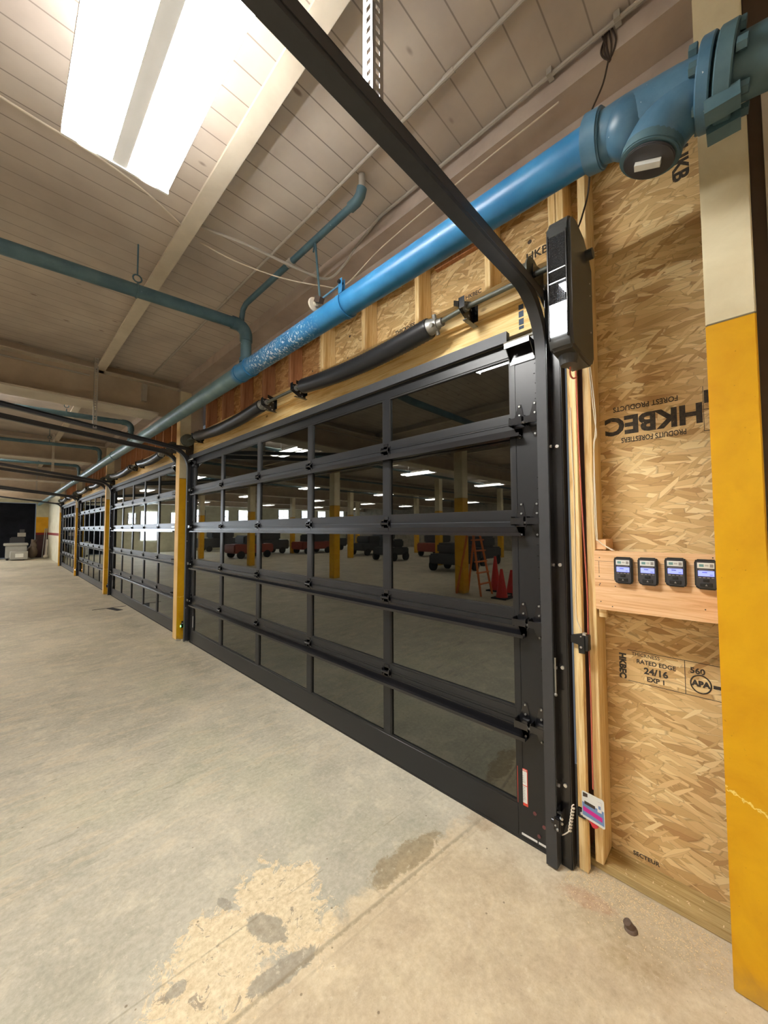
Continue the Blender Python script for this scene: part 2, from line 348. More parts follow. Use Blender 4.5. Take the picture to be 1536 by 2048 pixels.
# ------------------------------------------------------------------ mesh helpers
class MB:
    def __init__(s): s.bm = bmesh.new()
    def box(s, x0, x1, y0, y1, z0, z1, rot=None, piv=None):
        vs = [s.bm.verts.new((x, y, z)) for x in (x0, x1) for y in (y0, y1) for z in (z0, z1)]
        for f in ((0,1,3,2), (4,6,7,5), (0,4,5,1), (2,3,7,6), (0,2,6,4), (1,5,7,3)):
            s.bm.faces.new([vs[i] for i in f])
        if rot is not None: bmesh.ops.rotate(s.bm, verts=vs, cent=piv or ((x0+x1)/2, (y0+y1)/2, (z0+z1)/2), matrix=rot)
        return s
    def cyl(s, a, b, r, seg=16, r2=None, caps=True):
        a, b = Vector(a), Vector(b); d = b-a; L = d.length
        q = d.to_track_quat('Z', 'Y').to_matrix().to_4x4()
        r_ = bmesh.ops.create_cone(s.bm, cap_ends=caps, segments=seg, radius1=r, radius2=r if r2 is None else r2, depth=L)
        bmesh.ops.transform(s.bm, matrix=Matrix.Translation((a+b)/2) @ q, verts=r_['verts'])
        return s
    def sph(s, c, r, seg=12, sc=(1,1,1)):
        r_ = bmesh.ops.create_uvsphere(s.bm, u_segments=seg, v_segments=max(6, seg//2), radius=r)
        bmesh.ops.transform(s.bm, matrix=Matrix.Translation(c) @ Matrix.Diagonal((*sc, 1)), verts=r_['verts'])
        return s
    def tube(s, pts, r, seg=10, closed=False):
        pts = [Vector(p) for p in pts]; n = len(pts); rings = []
        rr = r if isinstance(r, (list, tuple)) else [r]*n
        prev = None
        for i, p in enumerate(pts):
            d = ((pts[(i+1) % n] if (closed or i < n-1) else p) - (pts[i-1] if (closed or i > 0) else p)).normalized()
            if prev is None:
                u = d.orthogonal().normalized()
            else:
                u = (prev - d*prev.dot(d)).normalized()
            prev = u; w = d.cross(u)
            rings.append([s.bm.verts.new(p + (u*math.cos(2*PI*k/seg)+w*math.sin(2*PI*k/seg))*rr[i]) for k in range(seg)])
        for i in range(n if closed else n-1):
            A, B = rings[i], rings[(i+1) % n]
            for k in range(seg): s.bm.faces.new((A[k], A[(k+1) % seg], B[(k+1) % seg], B[k]))
        if not closed:
            s.bm.faces.new(rings[0][::-1]); s.bm.faces.new(rings[-1])
        return s
    def sweep(s, prof, path, frames):
        """prof: closed 2d list; path: points; frames: (u,v) vectors per point"""
        rings = [[s.bm.verts.new(Vector(p)+Vector(f[0])*a+Vector(f[1])*b) for a, b in prof] for p, f in zip(path, frames)]
        n = len(prof)
        for A, B in zip(rings, rings[1:]):
            for k in range(n): s.bm.faces.new((A[k], A[(k+1) % n], B[(k+1) % n], B[k]))
        s.bm.faces.new(rings[0][::-1]); s.bm.faces.new(rings[-1])
        return s
    def poly(s, pts, vec):
        """prism: planar polygon pushed along vec"""
        v = Vector(vec); A = [s.bm.verts.new(p) for p in pts]; B = [s.bm.verts.new(Vector(p)+v) for p in pts]
        s.bm.faces.new(A[::-1]); s.bm.faces.new(B); n = len(A)
        for k in range(n): s.bm.faces.new((A[k], A[(k+1) % n], B[(k+1) % n], B[k]))
        return s
    def bevel(s, w, seg=2, ang=.6):
        bmesh.ops.recalc_face_normals(s.bm, faces=s.bm.faces)
        es = [e for e in s.bm.edges if len(e.link_faces) == 2 and e.calc_face_angle(0) > ang]
        bmesh.ops.bevel(s.bm, geom=es, offset=w, segments=seg, affect='EDGES', clamp_overlap=True)
        return s
    def each(s, name, mat, parent=None): return pieces(s, name, mat, parent)
    def build(s, name, mat, parent=None, smooth=None, origin=None):
        bmesh.ops.recalc_face_normals(s.bm, faces=s.bm.faces)
        me = bpy.data.meshes.new(name)
        if smooth is None: smooth = len(s.bm.faces) > 24
        off = Vector(origin) if origin else Vector((0, 0, 0))
        if origin: bmesh.ops.translate(s.bm, verts=s.bm.verts, vec=-off)
        s.bm.to_mesh(me); s.bm.free()
        me.materials.append(mat if not isinstance(mat, str) else M[mat])
        if smooth:
            for p in me.polygons: p.use_smooth = True
            try: me.set_sharp_from_angle(angle=.7)
            except Exception: pass
        o = bpy.data.objects.new(name, me); C.objects.link(o); o.location = off
        if parent is not None:
            o.parent = parent
            pm = Matrix.Translation(parent_loc(parent)); o.matrix_parent_inverse = pm.inverted()
        return o
def pieces(mb, name, mat, parent=None):
    bm = mb.bm; seen = set(); out = []
    bm.verts.ensure_lookup_table()
    for v0 in bm.verts:
        if v0.index in seen and v0 in seen: continue
        if v0 in seen: continue
        st = [v0]; isl = []; seen.add(v0)
        while st:
            v = st.pop(); isl.append(v)
            for e in v.link_edges:
                w = e.other_vert(v)
                if w not in seen: seen.add(w); st.append(w)
        ix = {v: i for i, v in enumerate(isl)}
        nb = MB(); vs = [nb.bm.verts.new(v.co) for v in isl]
        fs = {f for v in isl for f in v.link_faces}
        for f in sorted(fs, key=lambda f: f.index): nb.bm.faces.new([vs[ix[v]] for v in f.verts])
        out.append(nb.build(name, mat, parent))
    bm.free(); return out
def parent_loc(o):
    v = Vector(o.location)
    p = o.parent
    if p is not None: return v
    return v
def tag(o, label=None, cat=None, group=None, kind=None):
    if label: o['label'] = label
    if cat: o['category'] = cat
    if group: o['group'] = group
    if kind: o['kind'] = kind
    return o
def empty(name, loc=(0,0,0)):
    o = bpy.data.objects.new(name, None); C.objects.link(o); o.location = loc; o.empty_display_size = .1
    return o
def B(*a): return MB().box(*a)
def text(s, size, loc, mat, parent, name='lettering', R=None, ext=.0006, bold=0, sx=1, flip=False):
    cu = bpy.data.curves.new('t', 'FONT'); cu.body = s; cu.size = size; cu.extrude = ext; cu.offset = bold
    cu.align_x = 'CENTER'; cu.align_y = 'CENTER'; cu.resolution_u = 3
    o = bpy.data.objects.new('t', cu); C.objects.link(o)
    dg = bpy.context.evaluated_depsgraph_get()
    me = bpy.data.meshes.new_from_object(o.evaluated_get(dg)); bpy.data.objects.remove(o)
    Rw = Matrix(((0, 0, -1), (-1, 0, 0), (0, 1, 0)))       # faces -x, reads towards -y
    if R is not None: Rw = Rw @ R
    me.transform(Matrix.Translation(loc) @ Rw.to_4x4() @ Matrix.Diagonal((sx, 1, 1, 1)))
    if parent is not None:
        me.transform(Matrix.Translation(Vector(loc)*0))
    me.materials.clear(); me.materials.append(M[mat])
    ob = bpy.data.objects.new(name, me); C.objects.link(ob)
    if parent is not None:
        ob.parent = parent; ob.matrix_parent_inverse = Matrix.Translation(parent_loc(parent)).inverted()
    return ob
def join_mesh(objs, name):
    bm = bmesh.new()
    for o in objs:
        bm.from_mesh(o.data)
    base = objs[0]; bm.to_mesh(base.data); bm.free(); base.name = name
    for o in objs[1:]: bpy.data.objects.remove(o)
    return base
ROT180 = Matrix.Rotation(PI, 3, 'Z')
def arc(c, r, a0, a1, n, plane='xz'):
    out = []
    for i in range(n+1):
        a = a0+(a1-a0)*i/n
        if plane == 'xz': out.append((c[0]+r*math.cos(a), c[1], c[2]+r*math.sin(a)))
        elif plane == 'yz': out.append((c[0], c[1]+r*math.cos(a), c[2]+r*math.sin(a)))
        else: out.append((c[0]+r*math.cos(a), c[1]+r*math.sin(a), c[2]))
    return out
def spline(pts, n=8):
    P = [Vector(p) for p in pts]; P = [P[0]*2-P[1]] + P + [P[-1]*2-P[-2]]; out = []
    for i in range(1, len(P)-2):
        for k in range(n):
            t = k/n; a, b, c, d = P[i-1:i+3]
            out.append(.5*((2*b)+(c-a)*t+(2*a-5*b+4*c-d)*t*t+(3*b-a-3*c+d)*t**3))
    out.append(P[-2]); return out

# ------------------------------------------------------------------ building shell
CZ = 3.95; FAR = 31.0; BACK = -8.0; LEFT = -24.0
tag(B(LEFT, .9, BACK, FAR, -.12, 0).build('floor', 'floor'), 'worn grey and tan concrete floor with peeling patches', 'floor', kind='structure')
tag(B(LEFT, .9, BACK, FAR, CZ, CZ+.1).build('ceiling', 'ceiling'), 'dull painted ceiling of narrow boards with dark gaps', 'ceiling', kind='structure')
tag(B(LEFT-.2, LEFT, BACK, FAR, 0, CZ).build('wall_left', 'hallwall'), 'shabby hall wall seen only as a reflection in the door glass', 'wall', kind='structure')
tag(B(LEFT, .9, BACK-.2, BACK, 0, CZ).build('wall_back', 'hallwall'), 'plain shabby hall wall behind the viewer', 'wall', kind='structure')

# far wall: cream plaster, dark opening on the left of the view, windows beyond
wf = MB()
wf.box(-24, -2.9, FAR, FAR+.2, 0, 3.3); wf.box(-.50, .9, FAR, FAR+.2, 0, 3.3); wf.box(-24, .9, FAR, FAR+.2, 3.3, CZ)
wallfar = tag(wf.build('wall_far', 'plaster'), 'cream end wall of the hall with ochre and maroon paint', 'wall', kind='structure')
tag(B(-2.9, -.5, FAR+.9, FAR+1.0, 0, 3.3).build('trim_1', 'darkshade'), 'dark panel painted as the shade in the opening of the end wall', 'wall opening', kind='structure')  # dark panel in place of the shade beyond the opening
B(-.50, .05, FAR-.14, FAR-.002, 1.50, 2.45).build('ochre_paint', 'ypanel', wallfar)
B(-.50, .05, FAR-.145, FAR-.001, 1.37, 1.50).build('red_stripe', 'redline', wallfar)
B(-.50, .05, FAR-.14, FAR-.002, 0, 1.37).build('maroon_dado', 'maroon', wallfar)
B(-.50, .05, FAR-.14, FAR-.003, 2.45, 3.4).build('pier', 'plaster', wallfar)
for k, (xa, xb, za, zb) in enumerate(((-5.95, -4.95, .9, 2.95), (-7.5, -6.9, 2.1, 2.9), (-9.3, -8.6, 2.2, 3.2), (-11.2, -10.7, 2.2, 3.2), (-13.1, -12.1, 2.2, 3.25), (-16.9, -15.9, 2.3, 3.4), (-19.0, -18.4, 2.3, 3.4), (-21.2, -20.3, 2.3, 3.4), (-23.6, -22.9, 2.4, 3.5), (-4.6, -4.2, 2.1, 2.8))):
    w = tag(B(xa, xb, FAR-.03, FAR-.01, za, zb).build('window_%d' % (k+1), 'daylight'), 'bright daylit window mirrored in the door glass', 'window', kind='structure')
    m = MB(); m.box(xa-.05, xa, FAR-.06, FAR, za, zb); m.box(xb, xb+.05, FAR-.06, FAR, za, zb); m.box(xa, xb, FAR-.05, FAR-.005, (za+zb)/2-.02, (za+zb)/2+.02); m.box((xa+xb)/2-.02, (xa+xb)/2+.02, FAR-.05, FAR-.005, za, zb)
    m.build('window_frame', 'darkmach', w)

# right wall sheathing (strand board) around the door openings
DOORS = [(0.76, 5.99, 1.0), (6.56, 11.60, .9634), (12.24, 17.29, .9634), (17.75, 22.64, .935)]
XO = .24
wr = MB(); wr2 = MB()
wr.box(XO, XO+.012, -.05, .60, 0, 3.83)
edges = [(.60, 6.15), (6.42, 11.9), (12.1, 17.4), (17.5, 22.8)]
wr.box(XO, XO+.012, .60, 3.1, 2.85, 3.83)
wall = tag(wr.build('wall_right', 'osb'), 'strand board sheathing behind the timber framing, with printed stamps', 'wall', kind='structure')
for a, b in edges[1:]: wr2.box(XO, XO+.012, a, b, 2.85, 3.83)
wr2.box(XO, XO+.012, 3.1, 6.15, 2.85, 3.83)
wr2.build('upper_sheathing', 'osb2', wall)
# plastered part of the same wall past the last door, and the dark return at the near end
m = MB(); m.box(.05, .24, 24.6, FAR-.001, 0, 3.83); w2 = m.build('end_plaster', 'plaster', wall)
B(.03, .05, 24.6, FAR-.15, 1.37, 1.5).build('red_stripe', 'redline', wall)
B(.045, .24, 22.95, 24.6, 0, 3.83).build('shade_infill', 'darkshade', wall)  # shadow past the last door, put into the infill's colour
tag(B(.30, .9, BACK, -.6, 0, CZ-.001).build('trim_2', 'hallwall'), 'brown wall return at the right end of the strand board', 'wall', kind='structure')
M['darkbrown'] = painted('dark_brown_surface', srgb(84, 70, 56), srgb(104, 88, 72), 2)
tag(B(.02, .30, -1.2, -.062, 0, 3.83).build('trim_4', 'darkbrown'), 'dark brown panel right of the nearest column', 'wall panel', kind='structure')  # plain dark brown panel beside the column
B(-.008, .019, -.16, -.10, 2.2, 3.60).build('pale_batten', 'joist', bpy.data.objects['trim_4'])
# outside the glass: dim yard slab wall, so the tinted glass has something dark behind
# ceiling edge beam (spandrel) along the wall
tag(B(-.13, .89, BACK, FAR, 3.83, CZ+.001).build('trim_3', 'spandrel'), 'painted timber edge beam where ceiling meets the glass door wall', 'beam', kind='structure')

tag(B(.055, .084, .0, FAR-.2, 3.60, 3.829).build('trim_5', 'spandrel'), 'painted rim board under the edge beam, behind the blue main', 'board', kind='structure')
# joists along the hall and steel cross beams
def joist(x, lab):
    m = MB(); m.box(x-.05, x+.05, BACK, FAR, 3.83, 3.842); m.box(x-.012, x+.012, BACK, FAR, 3.842, CZ+.001)
    tag(m.build('ceiling_joist', 'joist'), lab, 'ceiling joist')
joist(-1.12, 'long pale ceiling joist running beside the lit lamp')
for q, xx in enumerate((-4.2, -7.3, -10.4, -13.5, -16.6, -19.7)):
    m = MB(); m.box(xx-.05, xx+.05, BACK, FAR, 3.83, 3.842); m.box(xx-.012, xx+.012, BACK, FAR, 3.842, CZ+.001)
    tag(m.build('ceiling_joist', 'joist'), 'pale ceiling joist over the open hall, mirrored in the glass', 'ceiling joist', 'ceiling joists over the open hall')
BEAMS = [6.32, 12.12, 17.5, 22.85, 28.2]
bl = ['nearest brown steel beam crossing the ceiling to the first yellow column', 'second brown cross beam, above the second yellow column', 'third brown cross beam down the hall', 'fourth brown cross beam down the hall', 'farthest brown cross beam before the end wall']
for k, y in enumerate(BEAMS):
    m = MB(); m.box(LEFT, -.10, y-.02, y+.02, 3.39, CZ+.002)
    o = m.build('ceiling_beam', 'beam'); tag(o, bl[k], 'beam')
    B(LEFT, -.43, y-.20, y+.22, 3.365, 3.39).build('lower_flange', 'joist', o)
    B(LEFT, -.14, y-.14, y+.14, 3.83, 3.842).build('ledge_angle', 'joist', o)
for q, y in enumerate((-.0, -6.1)):
    if y < -1:
        m = MB(); m.box(LEFT, -.10, y-.02, y+.02, 3.39, CZ+.002); m.box(LEFT, -.43, y-.2, y+.22, 3.365, 3.39)
        tag(m.build('ceiling_beam', 'beam'), 'brown cross beam behind the viewer', 'beam')

# columns by the doors
COLS = [(-.056, .085), (6.235, 6.40), (11.94, 12.08), (17.455, 17.585), (22.80, 22.96)]
cl = ['nearest column by the meters, yellow below and cream above', 'tall yellow and cream column at the left edge of the nearest glass door', 'yellow column between the second and third glass doors', 'yellow column between the third and fourth glass doors', 'farthest yellow column at the end of the glass doors']
for k, (a, b) in enumerate(COLS):
    m = MB(); m.box(-.10, .055, a, b, 0, CZ-.002); m.bevel(.004, 2)
    o = m.build('column', 'column', origin=(0, (a+b)/2, 0)); tag(o, cl[k], 'column')
    if k: B(-.1035, -.1002, a+.002, b-.002, .01, 3.36).build('pale_front_edge', 'paleedge', o)  # paler tan strip over the front face
    if k: B(.0551, .235, a, b, 2.75, 3.83).build('upper_web', 'beam', o)
# flaked base on the second column
chip = MB(); random.seed(3)
for i in range(9):
    x = -.10+random.random()*.02; y = 6.22-random.random()*.05; s = .008+random.random()*.016
    chip.sph((x-.02+random.random()*.04, y, s*.4), s, 6, (1, 1, .6))
tag(chip.build('paint_flakes', 'conduit'), 'broken paint flakes at the foot of the first yellow column', 'debris', kind='stuff')

# hall columns (mirrored in the glass)
for k, (x, y) in enumerate(((-6.4, 5.35), (-5.95, 10.1), (-6.0, 16.3), (-6.0, 22.4), (-12, 4.0), (-12, 10.1), (-12, 16.3), (-12, 22.4), (-18, 10.1), (-18, 16.3), (-18, 22.4))):
    m = MB(); m.box(-.13, .13, -.13, .13, 0, CZ-.002); m.bevel(.01, 1)
    o = m.build('column', 'column'); o.location = (x, y, 0)
    tag(o, 'square hall column, yellow below cream, mirrored in the door glass', 'column', 'columns standing in the open hall')

# ------------------------------------------------------------------ glass sectional doors
ZJ = [.634, 1.170, 1.713, 2.259]; ZT = 2.735; GT = 2.655; GB = .185
def hinge_mid(y, z, parent):
    m = MB()
    m.box(-.006, 0, y-.045, y+.045, z-.030, z+.030); m.box(-.006, 0, y-.022, y+.022, z-.052, z+.052)
    m.cyl((-.014, y-.04, z), (-.014, y+.04, z), .012, 10)
    m.box(-.022, -.006, y-.040, y-.030, z-.018, z+.022); m.box(-.022, -.006, y+.030, y+.040, z-.018, z+.022)
    return m.build('centre_hinge', 'blackgloss', parent)
def hinge_end(y, z, parent, n=2, sgn=1):
    for i in range(n):
        yc = y + sgn*i*.085
        m = MB()
        m.box(-.004, 0, yc-.03, yc+.03, z-.018, z+.018)
        m.poly([(-.004, yc-.03, z+.018), (-.004, yc+.03, z+.018), (-.004, yc+.004, z+.105), (-.004, yc-.014, z+.105)], (.003, 0, 0))
        m.poly([(-.004, yc-.03, z-.018), (-.004, yc+.03, z-.018), (-.004, yc+.004, z-.085), (-.004, yc-.014, z-.085)], (.003, 0, 0))
        m.box(-.055, -.004, yc-.036, yc-.032, z-.02, z+.028); m.box(-.055, -.004, yc+.032, yc+.036, z-.02, z+.028)
        m.box(-.058, -.054, yc-.036, yc+.036, z-.014, z+.02)
        h = m.build('end_hinge', 'blackgloss', parent)
        r = MB(); r.cyl((-.040, yc-.043, z-.006), (-.040, yc+.040, z-.006), .0065, 10)
        r.sph((-.040, yc-.045, z-.006), .0085, 8); r.build('roller_stem', 'galv' if 0 else 'screw', h)
        b = MB()
        for dz in (.095, .045, -.07): b.cyl((-.011, yc-.005, z+dz), (-.003, yc-.005, z+dz), .0055, 6)
        b.each('bolt', 'cast', h)
def strut(ya, yb, z, parent):
    m = MB(); zt = z-.028; zb = z-.078
    prof = [(0, zb), (0, zt), (-.004, zt), (-.004, zb+.004), (-.052, zb+.004), (-.052, zb+.018), (-.055, zb+.018), (-.055, zb)]
    m.poly([(x, ya, zz) for x, zz in prof], (0, yb-ya, 0))
    return m.build('reinforcing_strut', 'blackgloss', parent)
def door(k, ya, yb, s):
    W = .99*s; d = empty('door_%d' % (k+1), (0, ya, 0))
    gl = ya+.173*s; gr = yb-.16*s
    mul = [ya+1.16*s+W*i for i in range(4)]
    if k == 0: mul = [1.915, 2.905, 3.895, 4.887]; gl = .933; gr = 5.845
    T = .045
    B(0, T, ya, gl, .02, ZT).bevel(.002, 1).build('side_stile', 'black', d)
    B(0, T, gr, yb, .02, ZT).bevel(.002, 1).build('side_stile', 'black', d)
    # thin raised lips round the right stile
    B(-.003, 0, gl-.028, gl-.002, GB, ZT-.02).build('stile_cap', 'black', d)
    B(0, T, gl, gr, .02, GB).bevel(.002, 1).build('bottom_rail', 'black', d)
    B(.004, T-.004, ya, yb, 0, .02).build('bottom_seal', 'rubber', d)
    for z in ZJ:
        m = MB(); m.box(0, T, gl, gr, z-.0575, z-.0015); m.box(0, T, gl, gr, z+.0015, z+.0575)
        m.box(-.002, 0, gl, gr, z+.012, z+.016)
        m.build('section_rail', 'black', d)
    B(0, T, gl, gr, GT, ZT).bevel(.002, 1).build('top_rail', 'black', d)
    for y in mul:
        zs = [GB]+ZJ+[GT]
        m = MB()
        for i in range(5):
            lo = zs[i] + (.0575 if i else 0); hi = zs[i+1] - (.0575 if i < 4 else 0)
            m.box(.002, T-.002, y-.031, y+.031, lo, hi)
        m.build('mullion', 'black', d)
    ys = [gl]+mul+[gr]; zs = [GB]+ZJ+[GT]
    for i in range(5):
        for j in range(5):
            a = ys[i]+(.031 if i else 0); b = ys[i+1]-(.031 if i < 4 else 0)
            lo = zs[j]+(.0575 if j else 0); hi = zs[j+1]-(.0575 if j < 4 else 0)
            m = MB(); m.box(.0155, .0165, a, b, lo, hi)
            m.build('glass_pane', 'glass', d, smooth=False)
            m = MB(); e = .010
            m.box(.004, .017, a, b, lo, lo+e); m.box(.004, .017, a, b, hi-e, hi); m.box(.004, .017, a, a+e, lo+e, hi-e); m.box(.004, .017, b-e, b, lo+e, hi-e)
            m.build('glazing_bead', 'blackdull', d)
    for z in ZJ:
        strut(ya+.105, yb-.09, z, d)
        for y in mul: hinge_mid(y, z, d)
        hinge_end(ya+.125, z, d, 2, -1)
        hinge_end(yb-.07, z, d, 1, 1)
    # weather trim along the head
    m = MB(); m.box(-.035, 0, gl, yb+.04, ZT, ZT+.058); m.box(-.038, -.034, gl, yb+.04, ZT-.006, ZT+.058); m.build('head_trim', 'track', d)
    # top roller brackets
    for yc, sg in ((ya+.10, 1), (yb-.10, -1)):
        m = MB(); m.box(-.006, 0, yc-.07, yc+.07, 2.60, 2.70); m.box(-.075, 0, yc-.07, yc+.07, 2.695, 2.701)
        m.poly([(-.075, yc-.07, 2.701), (0, yc-.07, 2.701), (0, yc-.07, 2.61)], (0, .004, 0)); m.poly([(-.075, yc+.066, 2.701), (0, yc+.066, 2.701), (0, yc+.066, 2.61)], (0, .004, 0))
        m.box(-.078, -.070, yc-.07, yc+.07, 2.672, 2.701)
        t = m.build('top_bracket', 'blackgloss', d)
        r = MB(); r.cyl((-.06, yc-.09, 2.712), (-.06, yc+.08, 2.712), .006, 8); r.sph((-.06, yc-.09, 2.712), .012, 8); r.build('roller_stem', 'screw', t)
    # bottom fixture: white strips, hinge plate with dull rivets
    if k == 0:
        m = MB(); m.box(-.002, 0, .832, .915, .036, .046); m.box(-.002, 0, .770, .825, .036, .046); tag(m.build('edge_sticker', 'white', d), 'white paper strips low on the door')
        m = MB()
        for y, z in ((.842, .18), (.795, .135), (.822, .075)): m.cyl((-.004, y, z), (0, y, z), .009, 10)
        m.each('rivet', 'rivet', d)
        rv = MB()
        for z in [2.63-.055*i for i in range(8)] + [2.38, 2.33] + [1.95-.06*i for i in range(18)]:
            rv.cyl((-.002, .792+random.uniform(-.01, .01), z), (0, .792, z), .0022, 6)
        rv.each('stile_screw', 'blackgloss', d)
        # warning label
        w = B(-.0012, 0, .878, .934, .193, .385).build('warning_label', 'labelred', d)
        B(-.0018, -.0012, .8815, .9305, .300, .372).build('label_paper', 'labelwhite', w)
        B(-.0018, -.0012, .8815, .9305, .208, .296).build('label_paper', 'labelwhite', w)
        text('WARNING', .0095, (-.0019, .906, .378), 'labelwhite', w, 'label_heading')
        ob = [text('......', .001, (-.0019, .906, .3), 'labelgrey', w)]
        m = MB()
        for i in range(9):
            z = .288-i*.0085; m.box(-.0021, -.0018, .886+random.random()*.012, .926, z, z+.0022)
        for i in range(4):
            z = .345-i*.010; m.box(-.0021, -.0018, .888+random.random()*.01, .920, z, z+.002)
        m.box(-.0021, -.0018, .915, .926, .352, .364)
        m.build('label_print', 'labelgrey', w); bpy.data.objects.remove(ob[0])
    mm = MB(); mm.box(-.003, 0, yb-.157, yb-.145, .245, .405); tag(mm.build('edge_sticker', 'white', d), 'white paper strip near the left bottom corner')
    labs = ['nearest black framed glass sectional garage door, with the red bordered warning label', 'second black framed glass door, just past the first yellow column, reflecting a bright opening', 'third black framed glass garage door along the wall', 'farthest black framed glass garage door in the row']
    return tag(d, labs[k], 'garage door', kind='structure')
random.seed(11)
for k, (a, b, s) in enumerate(DOORS): door(k, a, b, s)

# ------------------------------------------------------------------ door tracks
def track(y, sgn, name, rise, zh, length, r=.30, wide=.06):
    """C channel: upright, curve, level run. sgn=+1: door lies towards +y."""
    o = empty('door_track', (0, y, 0))
    zc = zh-r
    path = [(-.03, y, .01), (-.03, y, zc)]
    fr = [((0, 1, 0), (1, 0, 0))]*2
    N = 12
    for i in range(1, N+1):
        a = i/N*(PI/2-rise)
        path.append((-.03-r+r*math.cos(a), y, zc+r*math.sin(a))); fr.append(((0, 1, 0), (math.cos(a), 0, math.sin(a))))
    a = PI/2-rise; e = path[-1]; L = length
    path.append((e[0]-L*math.sin(a), y, e[2]+L*math.cos(a))); fr.append(fr[-1])
    w = wide/2; t = .003; D = .028
    s = sgn
    # channel opens towards the door edge; the back web faces away from it
    prof = [(-s*w, -D), (s*w*.75, -D), (s*w*.75, -D+t), (-s*(w-t), -D+t), (-s*(w-t), D-t), (s*w*.75, D-t), (s*w*.75, D), (-s*w, D)]
    m = MB(); m.sweep(prof, path, fr); m.build('channel', 'track', o)
    # angle along the wall and along the level run
    ma = MB(); ya = y-s*w
    if s > 0: ma.box(0, .06, ya-.055, ya-.001, 0.004, 2.95); ma.box(-.004, 0, ya-.05, ya-.001, .004, 2.95); ma.box(-.055, 0, ya-.004, ya-.001, .3, 2.95)
    else: ma.box(0, .06, ya+.001, ya+.055, .004, 2.95); ma.box(-.004, 0, ya+.001, ya+.05, .004, 2.95)
    ma.build('wall_angle', 'blackgloss', o)
    mb = MB()
    zt = e[2]+D+.002
    fl = [(.0, zh+.03), (-.33, zh+.03)]
    x1, z1 = path[-1][0], path[-1][2]
    yy0, yy1 = (ya-.003, ya-.0005) if s > 0 else (ya+.0005, ya+.003)
    mb.poly([(0, yy0, zh-.02), (0, yy0, zh+.035), (e[0], yy0, e[2]+.035), (x1, yy0, z1+.035), (x1, yy0, z1-.01), (e[0], yy0, e[2]-.01)], (0, yy1-yy0, 0))
    mb.poly([(0, yy0, zh+.032), (0, yy0, zh+.035), (e[0], yy0, e[2]+.035), (x1, yy0, z1+.035), (x1, yy0, z1+.032), (e[0], yy0, e[2]+.032)], (0, s*.04, 0))
    mb.build('level_angle', 'track', o)
    # flag bracket
    mf = MB(); yf = (ya-.0065) if s > 0 else (ya+.0035)
    mf.poly([(.0, yf, zh-.30), (.0, yf, zh+.10), (-.07, yf, zh+.06), (-.07, yf, zh-.12)], (0, .003, 0))
    mf.build('flag_bracket', 'blackgloss', o)
    bb = MB()
    for z in ([2.10, 1.49, .975, .40] if s > 0 else [2.1, 1.5, .5]):
        yb_ = ya-.03 if s > 0 else ya+.03
        bb.cyl((-.012, yb_, z), (-.003, yb_, z), .009, 8); bb.cyl((-.030, ya+s*.004, z+.0), (-.030, ya-s*.010, z), .008, 8)
    bb.each('lag_bolt', 'screw', o)
    return tag(o, name, 'door track')
track(.743, 1, 'black curved track at the right side of the nearest glass door', 0.0, 2.88, 3.4)
track(6.035, -1, 'black track rising past the first yellow column, left side of the nearest door', .125, 2.90, 3.1)
track(6.50, 1, 'black track right behind the first yellow column, serving the second door', .10, 2.90, 3.1)
track(11.66, -1, 'black track at the left side of the second glass door', .125, 2.90, 3.1)
track(12.18, 1, 'black track serving the right side of the third glass door', .10, 2.90, 3.1)
track(17.35, -1, 'black track at the left side of the third glass door', .12, 2.88, 3.1)
track(17.69, 1, 'black track serving the right side of the fourth glass door', .10, 2.88, 3.2)
track(22.70, -1, 'black track at the left side of the farthest glass door', .12, 2.88, 3.1)
# vertical latch rod on the near track
m = MB(); m.tube([(-.052, .703, 1.03), (-.052, .703, .855)], .004, 8); m.sph((-.052, .703, .85), .008, 8)
tag(m.build('latch_rod', 'cast'), 'thin steel rod on the near door track, above floor level', 'rod')

# perforated hangers
def hanger(x, y, z0, z1, mat, lab):
    n = int((z1-z0)/.033); m = MB(); w = .042; t = .002
    # flange one (faces the viewer), built from strips leaving real holes
    for (ax, ay) in ((0, 1), (1, 0)):
        def bx(a0, a1, za, zb):
            if ax: m.box(x+a0, x+a1, y, y+t, za, zb)
            else: m.box(x, x+t, y+a0, y+a1, za, zb)
        bx(0, .011, z0, z1); bx(.027, w, z0, z1)
        for i in range(n+1):
            za = z0+i*.033; bx(.011, .027, za, min(z1, za+.017))
    return tag(m.build('perforated_hanger', mat, smooth=False), lab, 'hanger')
hanger(-1.30, .716, 2.90, CZ, 'galv', 'bright perforated steel strip hanging from ceiling to the nearest track')
hanger(-1.20, 6.06, 3.00, CZ, 'conduit', 'dull perforated strip hanging in front of the nearest cross beam')
hanger(-1.20, 11.7, 3.00, CZ, 'joist', 'pale hanger strip holding the tracks between second and third doors')
hanger(-1.20, 17.4, 3.00, CZ, 'conduit', 'small far hanger strip holding tracks by the third column')

